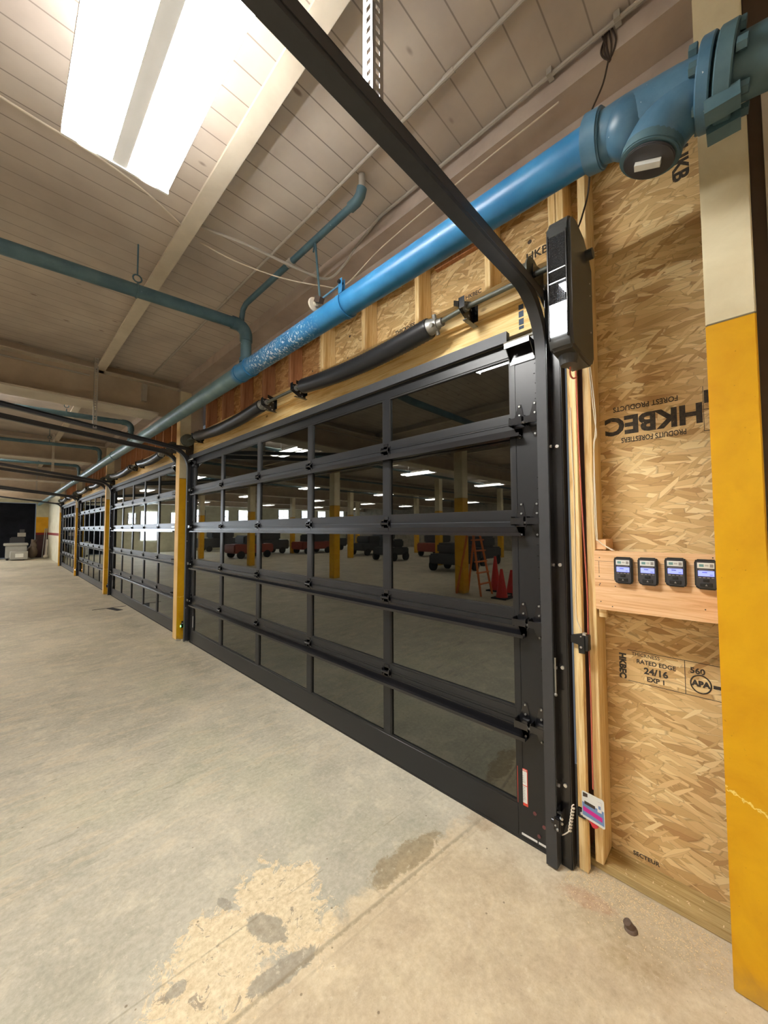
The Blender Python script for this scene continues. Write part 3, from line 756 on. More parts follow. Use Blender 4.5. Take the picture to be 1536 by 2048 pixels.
# ------------------------------------------------------------------ timber framing
def stud(name, x0, x1, y0, y1, z0, z1, mat, lab, cat='timber stud', group=None):
    o = B(x0, x1, y0, y1, z0, z1).bevel(.003, 1).build(name, mat, origin=((x0+x1)/2, (y0+y1)/2, z0)); return tag(o, lab, cat, group)
stud('sill_plate', .10, .239, .087, .632, 0, .040, 'treated', 'greenish treated timber plate lying on the floor by the yellow column', 'timber plate')
stud('jamb_board', .034, .072, .600, .642, 0.002, 2.80, 'pine_z', 'narrow pale pine board upright against the black door track', 'timber board')
stud('jamb_board', .072, .235, .622, .642, 0.042, 2.80, 'pine_reddish', 'brown board in the dark gap behind the pale jamb board')
stud('wall_stud', .085, .238, .545, .583, .041, 3.79, 'pine_z', 'upright pine stud right of the red wire, standing on the treated plate')
stud('wall_stud', .085, .238, .655, .693, 2.99, 3.79, 'pine_z', 'pine stud above the opener, left one of the pair behind it')
stud('wall_stud', .085, .238, .697, .735, 2.99, 3.79, 'pine_z', 'outer pine stud against the upper strand board, left of the opener')
stud('top_plate', .085, .238, .10, 6.15, 3.791, 3.829, 'pine_y', 'level timber top plate under the edge beam above the nearest door', 'timber plate')
hd = B(.04, .239, .645, 6.14, 2.795, 3.075).bevel(.003, 1).build('header_beam', 'lvl', origin=(.1, 3.4, 2.8)); tag(hd, 'yellow laminated header beam above the nearest glass door', 'timber beam')
m = MB(); [m.box(.0385, .04, .865, .893, z, z+h) for z, h in ((2.93, .028), (2.885, .035), (2.84, .035), (2.815, .018))]; m.build('printed_mark', 'blueink', hd)
lg = B(.0, .039, .66, 5.985, 2.97, 3.115).bevel(.003, 1).build('ledger_board', 'pine_y', origin=(0, 3.4, 2.97)); tag(lg, 'long pine ledger board carrying the spring shaft of the nearest door', 'timber board')
n = 0
ordn = ['first', 'second', 'third', 'fourth', 'fifth', 'sixth', 'seventh', 'eighth', 'ninth', 'tenth', 'eleventh']
for y in (1.11, 1.68, 2.262, 2.845, 3.415, 3.99, 4.55, 5.12, 5.70):
    stud('cripple_stud', .085, .238, y-.019, y+.019, 3.078, 3.79, 'pine_z' if y < 3.2 else 'pine_reddish', '%s short stud from the right above the nearest glass door' % ordn[n], group='short studs above the nearest door'); n += 1
stud('blocking', .20, .239, 1.25, 1.60, 3.60, 3.69, 'pine_reddish', 'small brown block nailed high between the first short studs', 'timber block')
for k, (a, b, s) in enumerate(DOORS[1:]):
    nm = ['second', 'third', 'farthest'][k]
    tag(B(.04, .239, a-.10, b+.12, 2.795, 3.075).bevel(.003, 1).build('header_beam', 'lvl', origin=(.1, a, 2.8)), 'timber header beam above the %s glass door' % nm, 'timber beam')
    tag(B(.0, .039, a+.02, b-.02, 2.97, 3.115).build('ledger_board', 'pine_y', origin=(0, a, 2.97)), 'pine ledger board above the %s glass door' % nm, 'timber board')
    for i in range(10):
        y = a+.25+i*.50
        tag(B(.085, .238, y-.019, y+.019, 3.078, 3.829).build('cripple_stud', 'pine_reddish', origin=(.1, y, 3.078)), '%s short stud from the near end above the %s glass door' % (ordn[i], nm), 'timber stud', 'short studs above the far doors')
    for yy in (a-.07, b+.07):
        tag(B(.05, .10, yy-.03, yy+.03, 0.002, 2.79).build('jamb_board', 'blackdull', origin=(.05, yy, 0)), 'dark jamb board at the %s side of the %s glass door' % ('near' if yy < b else 'far', nm), 'timber board')
tag(B(.05, .10, 6.085, 6.20, 0.002, 2.79).build('jamb_board', 'blackdull', origin=(.05, 6.1, 0)), 'dark jamb board between the nearest door and the first yellow column', 'timber board')

# meter board
pb = empty('meter_board', (.06, .3, 1.28))
m = MB(); m.box(.06, .098, .087, .543, 1.516, 1.565); m.build('upper_plank', 'pine_pink', pb)
m = MB(); m.box(.06, .098, .087, .543, 1.427, 1.5145); m.build('middle_plank', 'pine_pink', pb)
m = MB(); m.poly([(.06, .543, 1.4255), (.06, .087, 1.4255), (.06, .087, 1.283), (.06, .536, 1.279), (.06, .541, 1.284)], (.038, 0, 0)); m.build('lower_plank', 'pine_pink', pb)
m = MB()
for y, z in ((.52, 1.532), (.523, 1.44), (.52, 1.405), (.519, 1.318), (.523, 1.398), (.455, 1.398), (.13, 1.335), (.47, 1.30), (.10, 1.552)): m.cyl((.0595, y, z), (.0605, y, z), .0028, 8)
m.box(.0592, .0602, .5225, .524, 1.455, 1.515)
m.each('nail_head', 'nail', pb)
tag(pb, 'pinkish pine plank board carrying the four black meters', 'board')
tag(B(.0985, .13, .505, .538, 1.235, 1.283).build('cleat', 'pine_y'), 'small pine block under the left end of the meter board', 'timber block')
tag(B(.0985, .239, .50, .544, 1.57, 1.62).build('cleat', 'pine_pink'), 'small pine block above the left end of the meter board', 'timber block')

def meter(yc, zc, lab):
    o = empty('control_meter', (.06, yc, zc))
    w, h = .037, .062
    b = MB()
    pts = [(-w, -h+.012), (-w+.012, -h), (w-.006, -h), (w, -h+.008), (w, h-.008), (w-.006, h), (-w+.006, h), (-w, h-.008)]
    b.poly([(.034, yc-a, zc+c) for a, c in pts], (.026, 0, 0)); b.bevel(.004, 2)
    b.build('case', 'blackdull', o)
    m = MB(); m.poly([(.0325, yc-a*.86, zc+c*.90) for a, c in pts], (.003, 0, 0)); m.build('front_plate', 'button', o)
    l = B(.0312, .0325, yc-.027, yc+.027, zc+.026, zc+.049).build('label', 'labelwhite', o)
    m = MB(); m.box(.0308, .0312, yc+.006, yc+.021, zc+.032, zc+.043); m.build('teal_mark', 'labelgreen', l)
    m = MB(); m.box(.0308, .0312, yc-.024, yc-.013, zc+.031, zc+.044); m.box(.0308, .0312, yc-.009, yc+.003, zc+.035, zc+.037); m.box(.0308, .0312, yc-.009, yc+.003, zc+.039, zc+.041); m.build('label_print', 'labelgrey', l)
    s = B(.0305, .0325, yc-.026, yc+.025, zc-.006, zc+.016).build('display', 'lcd', o)
    m = MB(); m.box(.0300, .0305, yc-.004, yc+.012, zc+.008, zc+.011); m.box(.0300, .0305, yc-.021, yc-.012, zc-.001, zc+.001); m.each('display_mark', 'lcdtext', s)
    m = MB(); m.box(.0308, .0325, yc-.022, yc+.022, zc+.019, zc+.021); m.build('brand_strip', 'labelgrey', o)
    m = MB()
    for i in range(4): m.box(.0306, .0325, yc-.025+i*.0135, yc-.017+i*.0135, zc-.014, zc-.011)
    m.each('small_key', 'labelgrey', o)
    m = MB(); m.box(.029, .0325, yc-.010, yc+.010, zc-.029, zc-.018); m.bevel(.002, 1); m.build('round_button', 'blackdull', o)
    m = MB(); m.box(.029, .0325, yc-.020, yc+.020, zc-.050, zc-.034); m.bevel(.002, 1); bb = m.build('wide_button', 'blackdull', o)
    m = MB(); m.poly([(.0286, yc-.004, zc-.046), (.0286, yc+.004, zc-.046), (.0286, yc, zc-.038)], (.0006, 0, 0)); m.build('arrow_mark', 'labelgrey', bb)
    return tag(o, lab, 'meter', 'meters on the board')
ml = ['leftmost black meter on the plank board, nearest the stud', 'second black meter from the left on the board', 'third black meter from the left on the board', 'rightmost black meter, partly cut off by the yellow column']
for i, (y, z) in enumerate(((.417, 1.478), (.322, 1.480), (.223, 1.485), (.122, 1.483))): meter(y, z, ml[i])

# stamps on the strand board
xs = XO-.0006
g = [text('FOREST PRODUCTS', .036, (xs, .345, 2.300), 'ink2', wall, 'stamp', ROT180, sx=.85, bold=.0006),
     text('PRODUITS FORESTIERS', .036, (xs, .315, 2.133), 'ink2', wall, 'stamp', ROT180, sx=.72, bold=.0006)]
text('HKBEC', .125, (xs, .320, 2.215), 'ink', wall, 'stamp', ROT180, sx=1.02, bold=.005)
m = MB()
for a in ((.118, .120, 2.12, 2.33), (.09, .118, 2.12, 2.123), (.09, .118, 2.22, 2.223)): m.box(xs, xs+.0006, *a)
m.box(xs, xs+.0006, .10, .116, 2.25, 2.31); m.build('stamp_frame', 'ink2', wall)
text('HKBEC', .040, (xs, .474, .975), 'ink', wall, 'stamp', Matrix.Rotation(-PI/2, 3, 'Z'), bold=.002, sx=1.0)
text('THICKNESS', .025, (xs, .375, 1.043), 'ink2', wall, 'stamp', sx=.9)
text('RATED EDGE', .028, (xs, .335, 1.010), 'ink', wall, 'stamp', sx=.95, bold=.0006)
text('24/16', .042, (xs, .335, .970), 'ink', wall, 'stamp', bold=.0014)
text('EXP 1', .030, (xs, .335, .932), 'ink', wall, 'stamp', bold=.001)
text('560', .036, (xs, .178, 1.020), 'ink2', wall, 'stamp', bold=.001)
text('APA', .034, (xs-.0002, .168, .965), 'ink', wall, 'stamp', bold=.002)
m = MB(); m.tube([(xs, .168+.036*math.cos(a), .965+.040*math.sin(a)) for a in [i/28*2*PI for i in range(28)]], .0028, 5, True); m.build('stamp_ring', 'ink2', wall)
m = MB()
m.box(xs, xs+.0006, .09, .45, 1.058, 1.0605); m.box(xs, xs+.0006, .09, .45, .905, .9075); m.box(xs, xs+.0006, .222, .2245, .907, 1.058); m.box(xs, xs+.0006, .09, .125, .957, .972)
m.build('stamp_frame', 'ink2', wall)
text('SECTEUR', .026, (xs, .40, .066), 'ink', wall, 'stamp', bold=.0006)
text('HKB', .085, (xs, .170, 3.44), 'ink2', wall, 'stamp', Matrix.Rotation(-PI/2, 3, 'Z'), bold=.003)
for y, z, s, sz in ((.86, 3.36, 'HKB', .07), (.95, 3.24, 'APA 560', .035), (1.40, 3.22, 'RATED\n24/16', .05), (1.30, 3.30, 'HKBEC', .04), (1.92, 3.25, 'THICKNESS\nRATED 24/16\nEXP 1', .045), (2.55, 3.22, 'HKBEC\n24/16', .05), (3.10, 3.22, 'RATED\n24/16', .055)):
    text(s, sz, (xs, y, z), 'ink2', wall, 'stamp', bold=.001)
# dark nail spots
m = MB(); random.seed(5)
for i in range(26):
    y = random.uniform(.75, 6); z = random.uniform(3.2, 3.75); m.cyl((xs, y, z), (xs+.001, y, z), random.uniform(.006, .014), 8)
m.each('knot', 'nail', wall)

# ------------------------------------------------------------------ spring shafts
def shaft(k, ya, yb, lab, s=1.0):
    o = empty('spring_shaft', (-.12, ya, 3.0))
    zs = 2.995; xs_ = -.105
    sag = lambda y, a, b, d: -d*math.sin(PI*max(0, min(1, (y-a)/(b-a))))
    br = [(.37, ), (2.25, ), (2.80, ), (4.85, )]
    B1 = [ya+.40*s, ya+2.22*s, ya+2.78*s, ya+4.80*s]
    def zc(y):
        z = zs
        if B1[0] < y < B1[1]: z += sag(y, B1[0], B1[1], .055)
        if B1[2] < y < B1[3]: z += sag(y, B1[2], B1[3], .055)
        return z
    n = 60; y0 = ya-.10; y1 = yb-.02
    MB().tube([(xs_, y0+(y1-y0)*i/n, zc(y0+(y1-y0)*i/n)) for i in range(n+1)], .0145, 10).build('shaft', 'drum', o)
    for (a, b) in ((B1[0]+.26*s, B1[1]-.12*s), (B1[2]+.10*s, B1[3]-.06*s)):
        N = int((b-a)/.016); pts = []; rr = []
        for i in range(N+1):
            y = a+(b-a)*i/N
            pts.append((xs_, y, zc(y)))
            rr.append(.066 if i % 2 else .063)
        MB().tube(pts, rr, 18).build('torsion_spring', 'black', o)
        # winding cone
        yc = a-.03
        m = MB(); m.cyl((xs_, yc-.035, zc(yc)), (xs_, yc+.035, zc(yc)), .036, 16, .054)
        for q in range(4):
            an = q*PI/2+.4; m.cyl((xs_, yc-.02, zc(yc)), (xs_+.062*math.cos(an), yc-.02, zc(yc)+.062*math.sin(an)), .013, 8)
        m.cyl((xs_, yc-.07, zc(yc)), (xs_, yc-.03, zc(yc)), .026, 12)
        m.build('winding_cone', 'cast', o)
    for i, y in enumerate(B1):
        m = MB(); zz = zs
        m.box(-.004+.0, -.0005, y-.03, y+.03, zz-.05, zz+.05)
        m.poly([(0-.0005, y, zz+.045), (-.165, y, zz+.035), (-.165, y, zz-.03), (-.05, y, zz-.085), (-.0005, y, zz-.085)], (0, .004, 0))
        m.poly([(-.02, y, zz+.03), (-.02, y+.13, zz+.105), (-.02, y+.13, zz+.140), (-.02, y, zz+.075)], (-.003, 0, 0))
        m.box(-.165, -.162, y-.035, y+.004, zz-.03, zz+.035); m.box(-.13, -.0005, y-.028, y, zz-.0865, zz-.083)
        b = m.build('shaft_bracket', 'blackgloss', o)
        q = MB()
        for (x, z) in ((-.03, .02), (-.06, -.03), (-.11, -.01), (-.14, .015), (-.04, -.06)): q.cyl((x, y-.001, zz+z), (x, y+.005, zz+z), .008, 8)
        q.each('bolt', 'cast', b)
        MB().cyl((xs_, y-.02, zs), (xs_, y+.022, zs), .026, 14).build('bearing', 'cast', b)
    for yy, sg in ((ya-.005, 1), (yb-.12, -1)):
        m = MB(); m.cyl((xs_, yy, zs), (xs_, yy+.05, zs), .072, 22); m.cyl((xs_, yy+.05, zs), (xs_, yy+.058, zs), .088, 22); m.cyl((xs_, yy-.008, zs), (xs_, yy, zs), .088, 22)
        m.build('cable_drum', 'drum', o)
        m = MB(); yc = yy-.02 if sg > 0 else yy+.07
        m.poly([(-.0005, yc, zs+.07), (-.14, yc, zs+.04), (-.14, yc, zs-.04), (-.0005, yc, zs-.13)], (0, .004, 0)); m.build('end_bearing_plate', 'blackgloss', o)
    return tag(o, lab, 'torsion spring')
shaft(0, .76, 5.99, 'sagging black torsion springs on the shaft above the nearest glass door')
shaft(1, 6.56, 11.6, 'torsion springs on the shaft above the second glass door', .963)
shaft(2, 12.24, 17.29, 'torsion springs on the shaft above the third glass door', .963)
shaft(3, 17.59, 22.64, 'torsion springs on the shaft above the farthest glass door', .963)

# ------------------------------------------------------------------ wall mounted opener
def opener():
    o = empty('door_opener', (-.17, .55, 2.5))
    x0, x1, y0, y1, z0, z1 = -.335, -.012, .498, .600, 2.450, 3.065
    m = MB()
    # side outline in x-z: chamfered top corners and bottom
    prof = [(x0, z0+.05), (x0+.02, z0+.01), (x0+.15, z0), (x1-.03, z0), (x1, z0+.04), (x1, z1-.13), (x1-.05, z1-.07), (x1-.12, z1-.02), (x0+.09, z1), (x0+.03, z1-.012), (x0, z1-.05)]
    m.poly([(x, y0, z) for x, z in prof], (0, y1-y0, 0)); m.bevel(.012, 3, .4)
    m.build('housing', 'opener', o)
    # light lens on the narrow face
    l = B(x0-.006, x0+.004, y0+.018, y1-.012, z0+.19, z1-.10).bevel(.003, 1).build('light_lens', 'lens', o)
    B(x0-.007, x0-.0055, y0+.020, y1-.014, z0+.065, z0+.205).build('lit_panel', 'lens_lit', o)
    m = MB(); m.poly([(x0-.0075, y0+.020, z0+.24), (x0-.0075, y0+.020, z0+.285), (x0-.0075, y0+.048, z0+.285)], (.0012, 0, 0)); m.build('lit_panel', 'lens_lit', o)
    for q in (.30, .355): B(x0-.0075, x0-.0055, y0+.02, y1-.014, z0+q, z0+q+.004).build('lens_rib', 'galv', o)
    m = MB(); m.box(x0-.009, x0+.004, y0+.012, y0+.019, z0+.05, z1-.09); m.box(x0-.009, x0+.004, y1-.013, y1-.006, z0+.05, z1-.09); m.bevel(.002, 1); m.build('lens_frame', 'blackgloss', o)
    m = MB(); m.cyl((-.105, y0-.03, z1-.10), (-.105, y0+.01, z1-.10), .024, 18); m.build('shaft_cap', 'opener', o)
    m = MB(); m.cyl((-.23, (y0+y1)/2, z0-.035), (-.23, (y0+y1)/2, z0+.01), .034, 20, .042); m.build('cable_boss', 'opener', o)
    m = MB()
    for z in (.40, .34, .16): m.cyl((x1-.05, y0-.002, z0+z), (x1-.05, y0+.001, z0+z), .004, 8)
    m.each('screw', 'screw', o)
    B(x1, -.0002, y0+.02, y1-.02, 2.75, 2.95).build('mounting_plate', 'blackgloss', o)
    return tag(o, 'black wall mounted door opener with a lit lens, right of the curved track', 'door opener')
opener()
# loose wires under the opener
m = MB(); m.tube(spline([(-.205, .55, 2.42), (-.19, .555, 2.385), (-.175, .548, 2.37), (-.165, .535, 2.375)], 5), .004, 6)
tag(m.build('wire', 'wire_red'), 'short stripped orange wire end hanging under the opener', 'wire')

# ------------------------------------------------------------------ wires, sensors, card
m = MB(); m.tube(spline([(.033, .597, 2.50), (.031, .593, 2.25), (.031, .589, 1.97), (.033, .583, 1.718), (.06, .580, 1.367), (.058, .579, 1.144), (.06, .576, .827), (.058, .577, .443), (.055, .575, .40)], 8), .0032, 6)
tag(m.build('wire', 'wire_red'), 'long red wire running down the gap between jamb board and stud', 'wire')
m = MB()
for d in (0, .007):
    m.tube(spline([(.082, .548-d, 2.50), (.080, .531-d, 2.25), (.081, .522+d, 2.147), (.08, .536, 2.07), (.08, .540-d, 1.667), (.079, .523, 1.61), (.08, .468-d, 1.567)], 8), .0022, 6)
tag(m.build('wire', 'wire_white'), 'pair of thin white wires hanging down the stud to the meter board', 'wire')
m = MB(); m.tube(spline([(.030, .627, 2.3), (.030, .620, 1.8), (.031, .625, 1.3), (.03, .622, 1.22), (.025, .600, 1.165)], 8), .0020, 6)
tag(m.build('wire', 'wire_white'), 'thin white wire on the jamb board leading to the small black sensor', 'wire')
s = empty('door_sensor', (.03, .6, 1.06))
m = MB(); m.poly([(.012, .648, 1.14), (.012, .60, 1.155), (.012, .585, 1.15), (.012, .583, 1.06), (.012, .612, 1.058), (.012, .614, 1.10), (.012, .648, 1.105)], (.022, 0, 0)); m.bevel(.002, 1); m.build('housing', 'blackdull', s)
m = MB(); m.box(.01, .05, .566, .583, 1.075, 1.15); m.bevel(.003, 1); m.build('side_cover', 'blackdull', s)
m = MB(); m.cyl((.008, .60, 1.142), (.013, .60, 1.142), .003, 8); m.cyl((.008, .60, 1.09), (.013, .60, 1.09), .0055, 8); m.box(.01, .03, .578, .592, 1.150, 1.162); m.each('screw', 'screw', s)
tag(s, 'small black cable sensor screwed to the jamb board, waist height', 'sensor')

def photoeye(y, z, sgn, led, lab, full=True):
    s = empty('photo_eye', (-.05, y, z))
    m = MB(); m.box(-.075, -.035, y-.016, y+.016, z-.035, z+.03); m.bevel(.005, 2); m.cyl((-.056, y, z+.0), (-.056, y+sgn*.028, z), .015, 12); m.build('housing', 'blackgloss', s)
    m = MB(); m.poly([(-.06, y-sgn*.018, z+.055), (-.0055, y-sgn*.018, z+.055), (-.0055, y-sgn*.018, z-.03), (-.06, y-sgn*.018, z-.05)], (0, .003, 0)); m.cyl((-.045, y-.02, z+.045), (-.045, y+.01, z+.045), .008, 8); m.build('bracket', 'blackgloss', s)
    m = MB(); m.sph((-.078, y-.004, z-.018), .007, 8); m.sph((-.074, y+.006, z-.005), .005, 8); m.each('indicator_light', led, s)
    m = MB(); m.cyl((-.062, y-.022, z+.03), (-.055, y-.012, z+.03), .006, 8); m.cyl((-.062, y-.022, z+.008), (-.055, y-.012, z+.008), .006, 8); m.each('bolt', 'screw', s)
    return tag(s, lab, 'sensor')
photoeye(.705, .235, 1, 'cast', 'black photo eye low on the near door track, with coiled white cable')
m = MB(); pts = []
for i in range(81):
    a = i/80*2*PI*8; pts.append((-.045+.011*math.cos(a), .636+.02*i/80+.006*math.sin(a), .345-.13*i/80))
m.tube(pts, .0026, 6); m.tube(spline([pts[-1], (-.05, .672, .20), (-.055, .690, .185)], 5), .0028, 6)
tag(m.build('coiled_cable', 'wire_white'), 'coiled white cable beside the low black photo eye', 'cable')
m = MB(); m.box(.026, .0335, .603, .640, .255, .305); m.bevel(.008, 2); c = m.build('cable_clip', 'blackgloss'); tag(c, 'small black clip screwed to the jamb board near the floor', 'clip')
MB().sph((.024, .622, .28), .007, 8).build('screw_head', 'screw', c)
photoeye(6.12, .24, -1, 'green_led', 'black photo eye with a green light on the first yellow column')
photoeye(11.75, .24, -1, 'redplastic', 'black photo eye low beside the second far column')
photoeye(17.42, .24, -1, 'amber_led', 'photo eye with a bright light low by the third far column')

# hanging product card
cd = empty('hang_card', (.02, .568, .25))
m = MB(); m.poly([(.020, .617, .392), (.020, .612, .396), (.024, .528, .388), (.024, .522, .382), (.024, .520, .262), (.024, .524, .256), (.020, .614, .272), (.020, .618, .278)], (.0015, 0, 0)); m.build('card', 'labelwhite', cd)
m = MB(); m.poly([(.0195, .616, .345), (.0230, .524, .335), (.0230, .523, .268), (.0195, .615, .284)], (.0008, 0, 0)); m.build('blue_print', 'cardblue', cd)
m = MB(); m.poly([(.0190, .612, .325), (.0225, .530, .305), (.0225, .530, .284), (.0190, .612, .304)], (.0008, 0, 0)); m.build('pink_print', 'cardpink', cd)
m = MB(); m.poly([(.0188, .606, .352), (.0215, .560, .345), (.0215, .560, .330), (.0188, .606, .338)], (.0008, 0, 0)); m.poly([(.0188, .612, .390), (.021, .592, .388), (.021, .592, .372), (.0188, .612, .37)], (.0008, 0, 0)); m.build('dark_print', 'wire_dark', cd)
m = MB(); m.box(.0215, .0235, .532, .550, .325, .372); m.build('white_print', 'white', cd)
m = MB(); m.box(.0208, .0216, .536, .546, .34, .355); m.build('small_mark', 'cardblue', cd)
m = MB(); m.poly([(.026, .60, .285), (.026, .55, .282), (.026, .548, .25), (.026, .556, .238), (.026, .575, .232), (.026, .583, .248), (.026, .598, .262)], (.012, 0, 0)); m.bevel(.004, 2); m.build('red_clip', 'redplastic', cd)
tag(cd, 'blue and magenta product card with a red clip hanging by the stud foot', 'card')

# ------------------------------------------------------------------ pipes
px, pz, pr = -.40, 3.205, .078
mp = empty('water_main', (px, 3, pz))
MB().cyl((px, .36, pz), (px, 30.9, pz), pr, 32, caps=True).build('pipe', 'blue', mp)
for y in (3.30, 3.50, 9.3, 15.0, 20.6): MB().cyl((px, y-.012, pz), (px, y+.012, pz), pr+.009, 32).build('coupling', 'blue2' if y > 4 else 'blue', mp)
MB().cyl((px, 3.31, pz), (px, 3.49, pz), pr+.005, 32).build('tee_sleeve', 'blue', mp)
# wye fitting, cleanout, big flange and continuation
ZN = lambda y: pz-.17*(.36-y)
MB().cyl((px, .405, ZN(.405)), (px, .345, ZN(.345)), .100, 36).bevel(.006, 2).build('hub', 'blue2', mp)
m = MB(); m.tube([(px, .35, ZN(.35)), (px, .27, ZN(.27)), (px, .12, ZN(.12)), (px, .02, ZN(.02))], [.084, .092, .094, .088], 36); m.build('wye_body', 'blue2', mp)
bp = spline([(px, .035, ZN(.035)-.005), (px, .10, ZN(.1)-.03), (px, .165, ZN(.165)-.085), (px, .200, 3.035)], 6)
m = MB(); m.tube(bp, [.084+.010*min(1, i/12) for i in range(len(bp))], 32); m.build('wye_branch', 'blue2', mp)
MB().sph((px-.004, .262, ZN(.26)-.012), .097, 32, (1, .95, 1)).build('wye_throat', 'blue2', mp)
d = Vector((-.05, .30, -.95)).normalized(); a1 = Vector((px, .203, 3.02))
m = MB(); m.cyl(a1-d*.03, a1+d*.008, .096, 36); m.bevel(.004, 2); m.build('cleanout_ring', 'bluedark', mp)
m = MB(); m.cyl(a1+d*.008, a1+d*.018, .080, 32); m.bevel(.003, 2); cp = m.build('cleanout_plug', 'darkmach', mp)
cc = a1+d*.018; ax = Vector((.15, -1, .0)); ax = (ax-d*ax.dot(d)).normalized(); bx = d.cross(ax)
m = MB(); m.poly([cc+ax*.040+bx*.014, cc-ax*.040+bx*.014, cc-ax*.040-bx*.014, cc+ax*.040-bx*.014], d*.014); m.build('plug_bar', 'labelwhite', cp)
e = lambda y, dz=0, dx=0: (px+dx, y, ZN(y)+dz)
m = MB(); m.cyl(e(.058), e(.022), .125, 40); m.bevel(.004, 1); m.build('flange', 'blue2', mp)
m = MB(); m.cyl(e(.022), e(.014), .10, 40); m.cyl(e(.014), e(-.030), .125, 40); m.bevel(.004, 1); m.build('flange', 'bluedark', mp)
m = MB()
for i in range(6):
    a = i*PI/3+.15; dx, dz = .105*math.cos(a), .105*math.sin(a)
    m.cyl(e(.080, dz, dx), e(.059, dz, dx), .019, 6); m.cyl(e(-.031, dz, dx), e(-.055, dz, dx), .019, 6)
m.each('flange_bolt', 'bluedark', mp)
m = MB()
for a in (-1.9, -1.1):
    cx, cz = .128*math.cos(a), .128*math.sin(a); m.box(px+cx-.028, px+cx+.028, -.035, .050, ZN(0)+cz-.022, ZN(0)+cz+.022)
m.each('flange_lug', 'bluedark', mp)
m = MB(); m.tube([e(-.028), e(-.6), (px, -1.2, ZN(-.6)-.02), (px, BACK+.01, ZN(-.6)-.02)], .086, 32); m.build('near_pipe', 'bluedark', mp)
tag(mp, 'thick bright blue water main running along the wall above the doors', 'pipe')

# clamp with roller hanger
cl_ = empty('pipe_clamp', (px, 1.9, pz))
m = MB(); pts = [(px+(pr+.006)*math.cos(a), 1.905, pz+(pr+.006)*math.sin(a)) for a in [PI*.62-i/24*2*PI*.86 for i in range(25)]]
fr = [((0, 1, 0), (math.cos(a), 0, math.sin(a))) for a in [PI*.62-i/24*2*PI*.86 for i in range(25)]]
m.sweep([(-.02, -.003), (.02, -.003), (.02, .004), (-.02, .004)], pts, fr); m.build('strap', 'blue', cl_)
m = MB(); m.box(px-.055, px-.05, 1.885, 1.925, pz+.06, pz+.16); m.box(px-.03, px-.025, 1.885, 1.925, pz+.07, pz+.16); m.bevel(.002, 1); m.each('ear', 'blue', cl_)
m = MB(); m.cyl((px-.065, 1.905, pz+.135), (px-.015, 1.905, pz+.135), .008, 8); m.cyl((px-.068, 1.905, pz+.135), (px-.058, 1.905, pz+.135), .014, 6); m.build('bolt', 'blackgloss', cl_)
tag(cl_, 'blue strap clamp around the bright blue main beside the thin rod', 'clamp')
ro = empty('hanger_rod', (px, 2.16, 3.3))
m = MB(); m.tube([(-.45, 2.20, 3.80), (px-.03, 2.165, 3.36)], .008, 8); m.tube([(-.45, 2.19, 3.72), (-.44, 2.21, 3.83), (-.45, 2.22, 3.72)], .006, 8); m.build('rod', 'bluedark', ro)
m = MB(); m.box(px-.06, px-.02, 2.125, 2.195, 3.315, 3.355, Matrix.Rotation(.5, 3, 'X')); m.build('block', 'wire_dark', ro)
m = MB(); m.tube([(px-.03, 2.13, 3.34), (px-.03, 1.95, 3.345)], .007, 8); m.build('side_rod', 'blue2', ro)
m = MB(); m.cyl((px-.03, 2.225, 3.335), (px-.03, 2.24, 3.335), .052, 24); m.cyl((px-.03, 2.20, 3.335), (px-.03, 2.225, 3.335), .02, 12); m.bevel(.003, 1); m.build('round_plate', 'joist', ro)
tag(ro, 'thin rod with small round plate hanging from small pipe to the main', 'hanger')

def lateral(y, zl, zr, r, lab, mat='bluedark', long=True, xe=px):
    o = empty('branch_pipe', (xe, y, zr))
    R = .09
    pts = [(LEFT+.01 if long else -2.2, y, zl-.02), (-2.05, y, zl), (xe-R-.04, y, zr)]
    pts += [(xe-R+R*math.sin(a), y, zr-R+R*math.cos(a)) for a in [i/8*PI/2 for i in range(9)]]
    pts += [(xe, y, pz+.05)]
    MB().tube(pts, r, 20).build('pipe', mat, o)
    m = MB(); m.tube([(xe-R-.05, y, zr-.001), (xe-R+.0, y, zr)] + [(xe-R+R*math.sin(a), y, zr-R+R*math.cos(a)) for a in [i/8*PI/2 for i in range(1, 9)]] + [(xe, y, zr-R-.05)], r+.008, 20); m.build('elbow', mat, o)
    MB().cyl((xe, y, pz+.07), (xe, y, pz+.11), r+.010, 20).build('collar', mat, o)
    m = MB(); m.tube([(-1.33, y+.06*math.cos(a)*.0, zl+.06+.045+.035*math.cos(a)) for a in [0]] + [(-1.33, y, zl+.06)], .004, 6) if 0 else None
    m = MB(); m.tube([(-1.30+.03*math.cos(a), y, zl+.155+.03*math.sin(a)) for a in [i/12*2*PI for i in range(12)]], .006, 6, True); m.cyl((-1.30, y, zl+.18), (-1.30, y, CZ), .006, 8); m.tube([(-1.30, y+(r+.004)*math.cos(a), zl+.055+(r+.004)*math.sin(a)) for a in [i/16*2*PI for i in range(16)]], .006, 6, True)
    m.build('ring_hanger', mat, o)
    return tag(o, lab, 'pipe')
lateral(3.40, 3.515, 3.625, .050, 'wide dull blue branch pipe crossing overhead with an elbow into the main')
lateral(7.95, 3.56, 3.60, .042, 'second dull blue branch pipe, behind the nearest cross beam')
lateral(11.0, 3.57, 3.60, .036, 'third thin blue branch pipe, before the second cross beam')
lateral(14.4, 3.57, 3.60, .036, 'fourth thin blue branch pipe, far down the hall')
